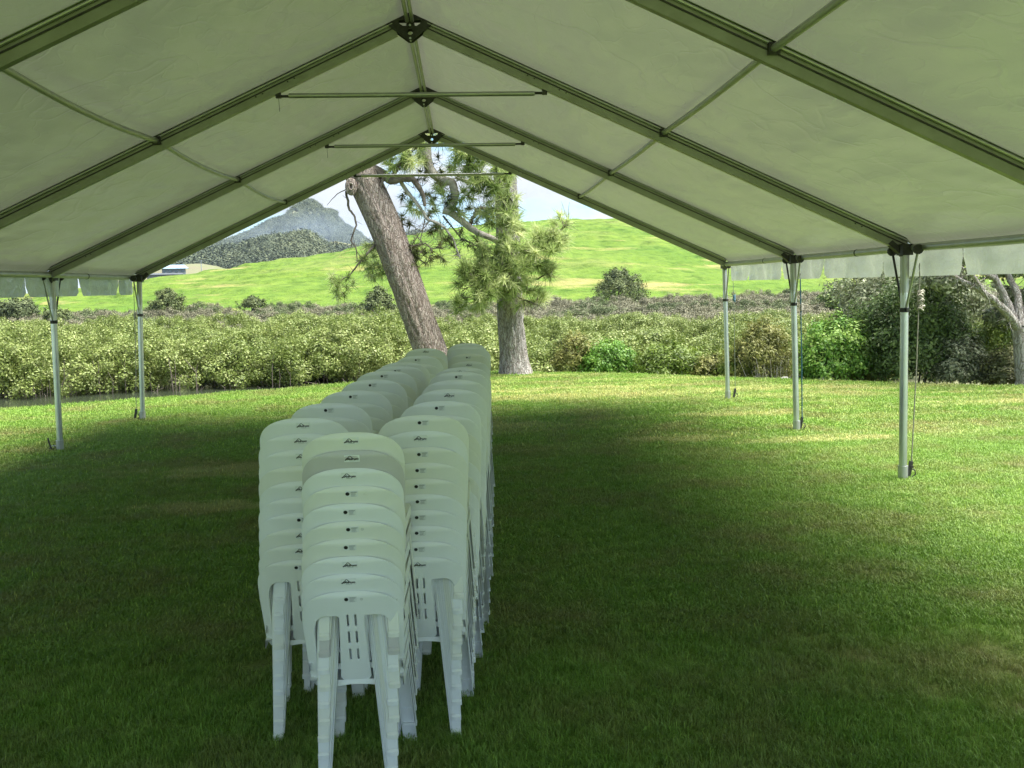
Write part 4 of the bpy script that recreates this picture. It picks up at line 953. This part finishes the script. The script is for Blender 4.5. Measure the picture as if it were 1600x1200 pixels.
# ------------------------------------------------------------------ mangroves and scrub (masses)
def thicket(name, cr_, proto, per, s0, s1, lab, cat, squash=1.0):
    P, R, S = [], [], []
    for (c, rad) in cr_:
        n = int(per*rad[0]*rad[0]); q, d = blob_points(c, rad, n, .82, .22, seed=random.random()*9, zmin=-.75)
        P.append(q); S.append(RNG.uniform(s0, s1, len(q)))
    P = np.concatenate(P); S = np.concatenate(S); ok = P[:, 2] > -.66; P = P[ok]; S = S[ok]
    R = RNG.uniform(0, 6.28, (len(P), 3))*np.array([.12, .12, 1])
    return tag(scatter(name, P, R, S, proto), lab, cat)
mg = clump_mesh('mangrove_clump', 130, .27, .075, .042, .75, .5); mg.materials.append(M['mangrove'])
cr_ = []
for i in range(250):
    x = random.uniform(-26, 26); yy = shore(x)+26*random.random()**1.25
    if 5.5 < x < 11.5 and 31 < yy < 41 and random.random() < .8: continue
    r = random.uniform(.9, 2.0); far = (yy-shore(x))/26
    top = (.78 if x < -2 else .5)+random.uniform(-.55, .3)-far*.3
    if x > 3: top -= .1
    cz = -.55; cr_.append(((x, yy, cz), (r, r, max(.5, top-cz))))
for i in range(46):     # the front rank along the water
    x = -25+i*1.1+random.uniform(-.3, .3); r = random.uniform(.9, 1.3); cz = -.6
    cr_.append(((x, shore(x)+random.uniform(-.2, .5), cz), (r, r, random.uniform(.9, 1.25))))
thicket('mangrove_thicket', cr_, mg, 52, .8, 1.35, 'dense olive and yellow-green mangroves along the far side of the creek', 'mangroves')
st = MB()
for i in range(420):    # mangrove stems and breathing roots at the waterline
    x = random.uniform(-24, 10); y = shore(x)+random.uniform(-1.3, .6); h = random.uniform(.08, .35) if random.random() < .6 else random.uniform(.5, 1.0)
    st.tube([(x, y, -.9), (x+random.gauss(0, .04), y, -.85+h*.6), (x+random.gauss(0, .12), y+random.gauss(0, .08), -.85+h)], [.014, .011, .006], 4)
tag(st.build('mangrove_roots', M['twig']), 'thin dark mangrove stems standing in the shallow creek water', 'roots', kind='stuff')

sc_ = clump_mesh('scrub_clump', 150, .42, .12, .07, .7, .6); sc_.materials.append(M['scrub'])
cr_ = []
for i in range(620):
    yy = random.uniform(52, 92); x = random.uniform(-.62, .62)*yy; r = random.uniform(1.0, 2.2)
    f = (yy-52)/34; top = -.45+f*.75+random.uniform(-.25, .4)
    cz = -.8; cr_.append(((x, yy, cz), (r, r, max(.3, top-cz))))
thicket('scrub_thicket', cr_, sc_, 20, .6, 1.1, 'band of low grey-brown scrub at the foot of the green hill', 'scrub')
sg_ = clump_mesh('green_scrub_clump', 150, .42, .12, .07, .7, .6); sg_.materials.append(M['scrubgreen'])
cr_ = []
for i in range(110):
    yy = random.uniform(60, 92); x = random.uniform(-.62, .62)*yy; r = random.uniform(1.0, 2.2); f = (yy-52)/34
    cr_.append(((x, yy, -.7), (r, r, .5+f*.7+random.uniform(-.2, .35))))
thicket('scrub_thicket', cr_, sg_, 20, .6, 1.1, 'darker green bushes scattered through the grey scrub band', 'scrub')
# reeds
rd = MB()
for i in range(1500):
    yy = random.uniform(46, 56); x = random.uniform(-.6, .6)*yy; h = random.uniform(.3, .8); a = random.gauss(0, .1)
    z = -.62; rd.add([(x-.03, yy, z), (x+.03, yy, z), (x+a, yy, z+h)], [(0, 1, 2)])
M['reed'] = simple('dry_reed', (.30, .25, .15), .8, 0, .3, (.40, .36, .24)); tag(rd.build('reeds', M['reed']), 'pale dry saltmarsh reeds behind the mangroves', 'reeds', kind='stuff')

# conifers at the foot of the hill
def far_tree(u, v0, v1, wpx, Y, mat, lab, n=2600, shape='cone', name='conifer', grp=None, L=.2):
    b = at(u, v0, Y); t_ = at(u, v1, Y); h = t_.z-b.z; w = wpx/F_PX*Y/2; zb = min(b.z, float(hill_z(b.x, Y)) if Y > 88 else b.z)-.3
    r = empty(name, (b.x, Y, zb)); tag(r, lab, 'tree', grp); k = b.z-zb
    MB().tube([(0, 0, 0), (0, 0, k+h*.7)], [.16, .05], 8).build('trunk', M['twig'], r)
    if shape == 'cone': bl = [((0, 0, k+h*.30), (w, w, h*.34), .42), ((w*.1, 0, k+h*.55), (w*.75, w*.75, h*.27), .33), ((0, 0, k+h*.78), (w*.42, w*.42, h*.22), .25)]
    else: bl = [((0, 0, k+h*.42), (w*.95, w*.9, h*.5), .5), ((-w*.45, 0, k+h*.32), (w*.6, w*.6, h*.38), .25), ((w*.4, 0, k+h*.5), (w*.6, w*.6, h*.42), .25)]
    crown('crown', bl, int(n*2.3), L, L*.45, mat, r, lump=.4, spread=.7); return r
G = 'dark trees dotted along the foot of the hill'
far_tree(262, 492, 452, 54, 80, M['pinefar'], 'small dark conifer between the two left-hand marquee legs', grp=G)
far_tree(592, 500, 450, 60, 75, M['pinefar'], 'dark conifer partly hidden behind the leaning pine trunk', grp=G)
far_tree(967, 482, 419, 92, 90, M['pinefar'], 'broad dark conifer on the hill right of the pines, largest of the row', n=5200, grp=G)
far_tree(28, 500, 466, 58, 70, M['scrubgreen'], 'rounded olive-green tree at the left edge below the valance', shape='round', name='broadleaf_tree', grp=G)
far_tree(92, 502, 484, 40, 68, M['pinefar'], 'low dark bush just right of the near left-hand marquee leg', shape='round', name='broadleaf_tree', n=1400, grp=G)
far_tree(395, 482, 464, 40, 82, M['pinefar'], 'low dark pointed conifer rising out of the scrub on the left', n=1200, grp=G)
far_tree(1320, 485, 440, 60, 60, M['darkgreen'], 'dark conifer between the two nearest right-hand marquee legs', n=3000, grp=G, L=.28)

# ------------------------------------------------------------------ shrubs along the lawn edge
def shrub(u, vb, vt, wpx, Y, mat, lab, n, L, name='shrub', shape='round', dead=0, stems=6, asp=.4, cat='shrub', trk=M['twig'], lump=.3):
    b = at(u, vb, Y); h = at(u, vt, Y).z-b.z; w = wpx/F_PX*Y/2; g = float(lawn_z(np.array(b.x), np.array(Y))); k = b.z-g; k = max(0, k)
    r = empty(name, (b.x, Y, g-.03)); tag(r, lab, cat)
    for i in range(stems):
        a = i*2.4; d = Vector((math.cos(a), math.sin(a), 0)); p = [Vector((d.x*.05, d.y*.05, 0))]
        for j in range(1, 5): p.append(Vector((d.x*w*.5*j/4, d.y*w*.5*j/4, (k+h*.7)*j/4))+Vector([random.gauss(0, .03) for _ in range(3)]))
        MB().tube(p, [.025, .02, .016, .011, .006], 6).build('stem', trk, r)
    if shape == 'round': bl = [((0, 0, k+h*.46), (w, w*.8, h*.53), .5), ((-w*.4, -.1, k+h*.30), (w*.6, w*.6, h*.36), .2), ((w*.4, 0, k+h*.36), (w*.6, w*.6, h*.42), .2), ((w*.1, 0, k+h*.7), (w*.5, w*.5, h*.3), .1)]
    elif shape == 'cone': bl = [((0, 0, k+h*.28), (w, w*.8, h*.33), .4), ((-w*.1, 0, k+h*.5), (w*.78, w*.7, h*.3), .3), ((w*.05, 0, k+h*.74), (w*.5, w*.5, h*.26), .3)]
    else: bl = [((x_, 0, k+h*.4*f), (w*.32, w*.5, h*.55*f), .2) for x_, f in ((-w*.75, .8), (-w*.35, 1), (0, .9), (w*.4, 1), (w*.78, .75))]
    crown('crown', bl, n, L, L*asp, mat, r, lump=lump)
    return r
SH = 'shrubs along the lawn edge'
for a in [
 (905, 586, 520, 82, 20.3, M['golden'], 'rust-tinged bushy shrub beside the upright pine, left of the bright green shrub', 7000, .07),
 (952, 587, 532, 88, 20.0, M['midgreen'], 'bright green leafy shrub between the upright pine and the far right marquee leg', 7500, .08),
 (1050, 588, 538, 118, 19.6, M['lime'], 'low yellow-green shrub just left of the far right-hand marquee leg', 8000, .08),
 (1112, 592, 552, 64, 19.2, M['golden'], 'small brownish-yellow shrub against the far right-hand marquee leg', 4200, .07),
]: o = shrub(*a); o['group'] = SH
o = shrub(1192, 596, 500, 108, 18.3, M['golden'], 'feathery golden-olive conifer bush between two right-hand marquee legs', 13000, .075, shape='cone', asp=.28, lump=.45); o['group'] = SH
o = shrub(1158, 592, 535, 70, 18.6, M['lime'], 'pale yellow-green shrub directly behind the far right-hand marquee leg', 5000, .08); o['group'] = SH
o = shrub(1308, 601, 497, 118, 17.4, M['midgreen'], 'round bright green bush between the two nearer right-hand marquee legs', 17000, .075, asp=.5); o['group'] = SH
o = shrub(1352, 603, 520, 80, 17.6, M['golden'], 'olive bush squeezed between the round green bush and the dark tree', 6500, .075); o['group'] = SH
o = shrub(1555, 606, 500, 130, 17.2, M['lime'], 'loose yellow-green shrub under the spreading tree at the right edge', 9000, .085); o['group'] = SH
o = shrub(1500, 606, 520, 90, 16.7, M['greyleaf'], 'grey-green bush between the dark tree and the right-hand trunk', 8000, .07); o['group'] = SH
o = shrub(1582, 610, 540, 90, 16.2, M['olive'], 'dark olive bush at the foot of the right-hand tree trunk', 6500, .08); o['group'] = SH
# dead grey brush under the golden bush
r = empty('dead_brush', tuple(at(1205, 594, 17.9))); tag(r, 'bare grey twigs at the foot of the golden-olive bush', 'brush'); mb = MB()
for i in range(60):
    a = random.uniform(-1, 1); p = Vector((a*.35, random.uniform(-.2, .2), -.25)); q = p+Vector((a*.25+random.gauss(0, .08), random.gauss(0, .1), random.uniform(.35, .75))); mb.tube([p, p.lerp(q, .5)+Vector((random.gauss(0, .03), 0, 0)), q], [.008, .006, .003], 4)
mb.build('twig', M['limb'], r)
# grey stones at the lawn edge
for (u, v, s, lab) in ((1289, 598, .17, 'rough grey stone at the foot of the round green bush'), (1300, 600, .12, 'smaller grey stone just right of the rough stone by the green bush'), (1226, 593, .10, 'small pale stone at the lawn edge beside the middle marquee leg')):
    p = at(u, v, 16.95 if u > 1250 else 17.5); bm = bmesh.new(); bmesh.ops.create_icosphere(bm, subdivisions=3, radius=s)
    for vv in bm.verts: vv.co *= 1+.28*noise.noise(vv.co*9+Vector((u, 0, 0))); vv.co.z *= .6
    me = bpy.data.meshes.new('stone'); bm.to_mesh(me); bm.free(); me.polygons.foreach_set('use_smooth', [True]*len(me.polygons))
    tag(link('stone', me, M['stone'], None, p), lab, 'stone', 'stones at the lawn edge')
# dark macrocarpa with grey-leaved top
o = shrub(1432, 604, 428, 172, 17.3, M['darkgreen'], 'tall dark bushy evergreen behind the nearest right-hand marquee leg', 34000, .085, name='evergreen_tree', asp=.4, stems=4, cat='tree', lump=.4)
g = shrub(1425, 520, 405, 230, 19.8, M['greyleaf'], 'grey-green leafy tree whose crown spreads above the dark evergreen', 26000, .09, name='broadleaf_tree', asp=.5, stems=3, cat='tree', lump=.35)
o = shrub(1352, 600, 425, 90, 21.5, M['pinefar'], 'slim dark tree behind the olive bush and the valance', 9000, .10, name='broadleaf_tree', asp=.4, stems=3, cat='tree', lump=.4)
# tree at the right edge: forked grey trunk leaning left
b = at(1598, 612, 15.6); rtree = empty('spreading_tree', (b.x, b.y, -.15)); tag(rtree, 'spreading tree with a forked grey trunk at the right edge of the lawn', 'tree')
Yr = 15.6; Lr = lambda u, v, Y=Yr: at(u, v, Y)
limb(rtree, [Lr(1600, 625), Lr(1599, 580), Lr(1597, 540), Lr(1592, 512)], .16, .13, M['bark2'], name='trunk')
for pts, a, c in (([Lr(1592, 515), Lr(1565, 480, 15.4), Lr(1535, 455, 15.3), Lr(1505, 440, 15.3), Lr(1480, 425, 15.4)], .085, .022), ([Lr(1592, 515), Lr(1575, 475, 15.8), Lr(1558, 440, 15.9), Lr(1540, 405, 16), Lr(1510, 370, 16)], .08, .03),
                  ([Lr(1594, 512), Lr(1590, 460, 15.8), Lr(1570, 420, 16), Lr(1560, 360, 16)], .075, .03), ([Lr(1535, 455, 15.3), Lr(1520, 430, 15.2), Lr(1500, 415, 15.2)], .05, .015), ([Lr(1558, 440, 15.9), Lr(1530, 420, 15.7), Lr(1500, 398, 15.6)], .05, .02),
                  ([Lr(1594, 512), Lr(1625, 450, 15.8), Lr(1650, 380, 16)], .12, .05)):
    limb(rtree, pts, a, c, M['bark2'], twigs=14)
o0 = Vector(rtree.location); bl = []
for (u, v, Y, rr_, s) in ((1500, 400, 16.4, .75, .10), (1540, 390, 16.6, .8, .12), (1590, 420, 16.6, .7, .12), (1470, 440, 16.2, .5, .07), (1600, 470, 16.8, .5, .08), (1560, 340, 16.2, 1.1, .13), (1640, 380, 16.2, 1.1, .13), (1480, 350, 16.0, .9, .10), (1560, 495, 16.9, .35, .05), (1620, 300, 16.3, 1.1, .10)):
    p = at(u, v, Y)-o0; bl.append((tuple(p), (rr_, rr_*.8, rr_*.6), s))
crown('crown', bl, 24000, .085, .045, M['greyleaf'], rtree, lump=.5, shell=.35)

# ------------------------------------------------------------------ far land
mo, (fx, fy, fz) = mound('forest_hill', [(285, 425), (317, 408), (333, 404), (377, 396), (409, 388), (430, 382), (461, 379), (482, 374), (495, 385), (506, 392), (535, 397), (559, 398), (600, 410), (640, 425)], 450, 70, 60, M['rock'], seed=2, rough=.3)
tag(mo, kind='structure')
mo2, _ = mound('knoll', [(470, 400), (490, 386), (505, 380), (525, 377), (545, 381), (565, 390), (590, 402)], 560, 50, 60, M['tan'], seed=4, rough=.1); tag(mo2, kind='structure')
mo3, (ex, ey, ez) = mound('far_hill', [(590, 400), (620, 378), (650, 370), (690, 371), (740, 378), (800, 384), (880, 395)], 900, 150, 150, M['rock'], seed=5, rough=.2); tag(mo3, kind='structure')
mo4, (kx, ky, kz) = mound('mountain', [(225, 452), (270, 432), (300, 418), (317, 408), (346, 396), (362, 391), (377, 382), (400, 374), (420, 366), (434, 356), (444, 349), (452, 345), (462, 342), (470, 342), (476, 335), (482, 327), (487, 322), (491.5, 316), (496, 322), (501, 327), (506, 334), (511, 337), (516, 332), (522, 333), (527, 343), (534, 352), (540, 356), (552, 362), (565, 371), (575, 380), (590, 392), (620, 410), (660, 430), (700, 445)], 900, 260, 250, M['rock'], nx=300, ny=90, seed=7, rough=.30); tag(mo4, kind='structure')
mo5, _ = mound('farm_slope', [(170, 452), (200, 442), (235, 430), (262, 421), (290, 414), (315, 412), (340, 416), (380, 428), (420, 440)], 400, 90, 60, M['tan'], seed=8, rough=.12); tag(mo5, kind='structure')
fc = clump_mesh('forest_crown', 300, 1.0, .20, .16, .85, .35); fc.materials.append(M['forest'])
def forest(X, Y, Z, n, s0, s1, lab, cut=None, zmin=1.0):
    idx = RNG.integers(0, X.size, n); P = np.stack([X.ravel()[idx], Y.ravel()[idx], Z.ravel()[idx]], 1); sp = (X[0, 1]-X[0, 0])
    P[:, 0] += RNG.uniform(-.5, .5, n)*sp; P[:, 1] += RNG.uniform(-2, 2, n); ok = P[:, 2] > zmin
    if cut is not None: ok &= ~cut(P)
    P = P[ok]; S = RNG.uniform(s0, s1, len(P)); P[:, 2] += S*.3
    R = RNG.uniform(0, 6.28, (len(P), 3))*np.array([.15, .15, 1]); return tag(scatter('forest', P, R, S, fc), lab, 'forest')
def fmask(X, Y, Z, back): return (Y < back)
sel = fy[:, 0] < 462; forest(fx[sel], fy[sel], fz[sel], 3000, 2.0, 5.0, 'dark native forest covering the low hill below the mountain')
sel = ky[:, 0] < 915; forest(kx[sel], ky[sel], kz[sel], 13000, 1.9, 3.9, 'hazy blue-green forest clothing the steep mountain', cut=lambda P: (P[:, 2] > 66)&(P[:, 0] > -129)&(P[:, 0] < -121)&(P[:, 2] < 76), zmin=8)
sel = ey[:, 0] < 915; forest(ex[sel], ey[sel], ez[sel], 1800, 4, 7, 'grey-blue forest on the distant low hills behind the pines', zmin=5)
# farmhouse on the slope
hb = at(272, 426, 330); house = empty('farmhouse', (hb.x, 330, hb.z-1.0)); tag(house, 'low farmhouse with a pale blue roof on the far left slope', 'house'); house.rotation_euler = (0, 0, .25)
MB().box((0, 0, 1.2), (3.8, 2.2, 1.2)).build('wall', M['palewall'], house)
MB().add([(-5, -3, 2.35), (5, -3, 2.35), (5, 3, 2.35), (-5, 3, 2.35), (-3.4, 0, 3.7), (3.4, 0, 3.7)], [(0, 1, 5, 4), (2, 3, 4, 5), (1, 2, 5), (3, 0, 4), (3, 2, 1, 0)]).build('roof', M['roofblue'], house)
for x in (-3, -1, 1, 3): MB().box((x, -2.62, 1.5), (.5, .03, .45)).build('window', M['glass'], house)
sh = at(258, 433, 322); shd = empty('farm_shed', (sh.x, 322, sh.z-1.2)); tag(shd, 'long low dark shed in front of the pale-roofed farmhouse', 'shed'); shd.rotation_euler = (0, 0, .2)
MB().box((0, 0, 1.0), (5.5, 2, 1.0)).build('wall', M['darkwall'], shd); MB().add([(-5.8, -2.3, 1.95), (5.8, -2.3, 1.95), (5.8, 2.3, 2.5), (-5.8, 2.3, 2.5), (-5.8, -2.3, 2.05), (5.8, -2.3, 2.05), (5.8, 2.3, 2.6), (-5.8, 2.3, 2.6)], [(0, 3, 2, 1), (4, 5, 6, 7), (0, 1, 5, 4), (1, 2, 6, 5), (2, 3, 7, 6), (3, 0, 4, 7)]).build('roof', M['darkwall'], shd)
pb = at(315, 424, 330); up_ = empty('utility_pole', (pb.x, 330, pb.z-1)); tag(up_, 'thin pale utility pole on the slope below the mountain', 'pole')
MB().tube([(0, 0, 0), (0, 0, 5.0)], [.16, .12], 6).build('post', M['palewall'], up_); MB().beam((-.8, 0, 4.6), (.8, 0, 4.6), .12, .12).build('crossarm', M['palewall'], up_)
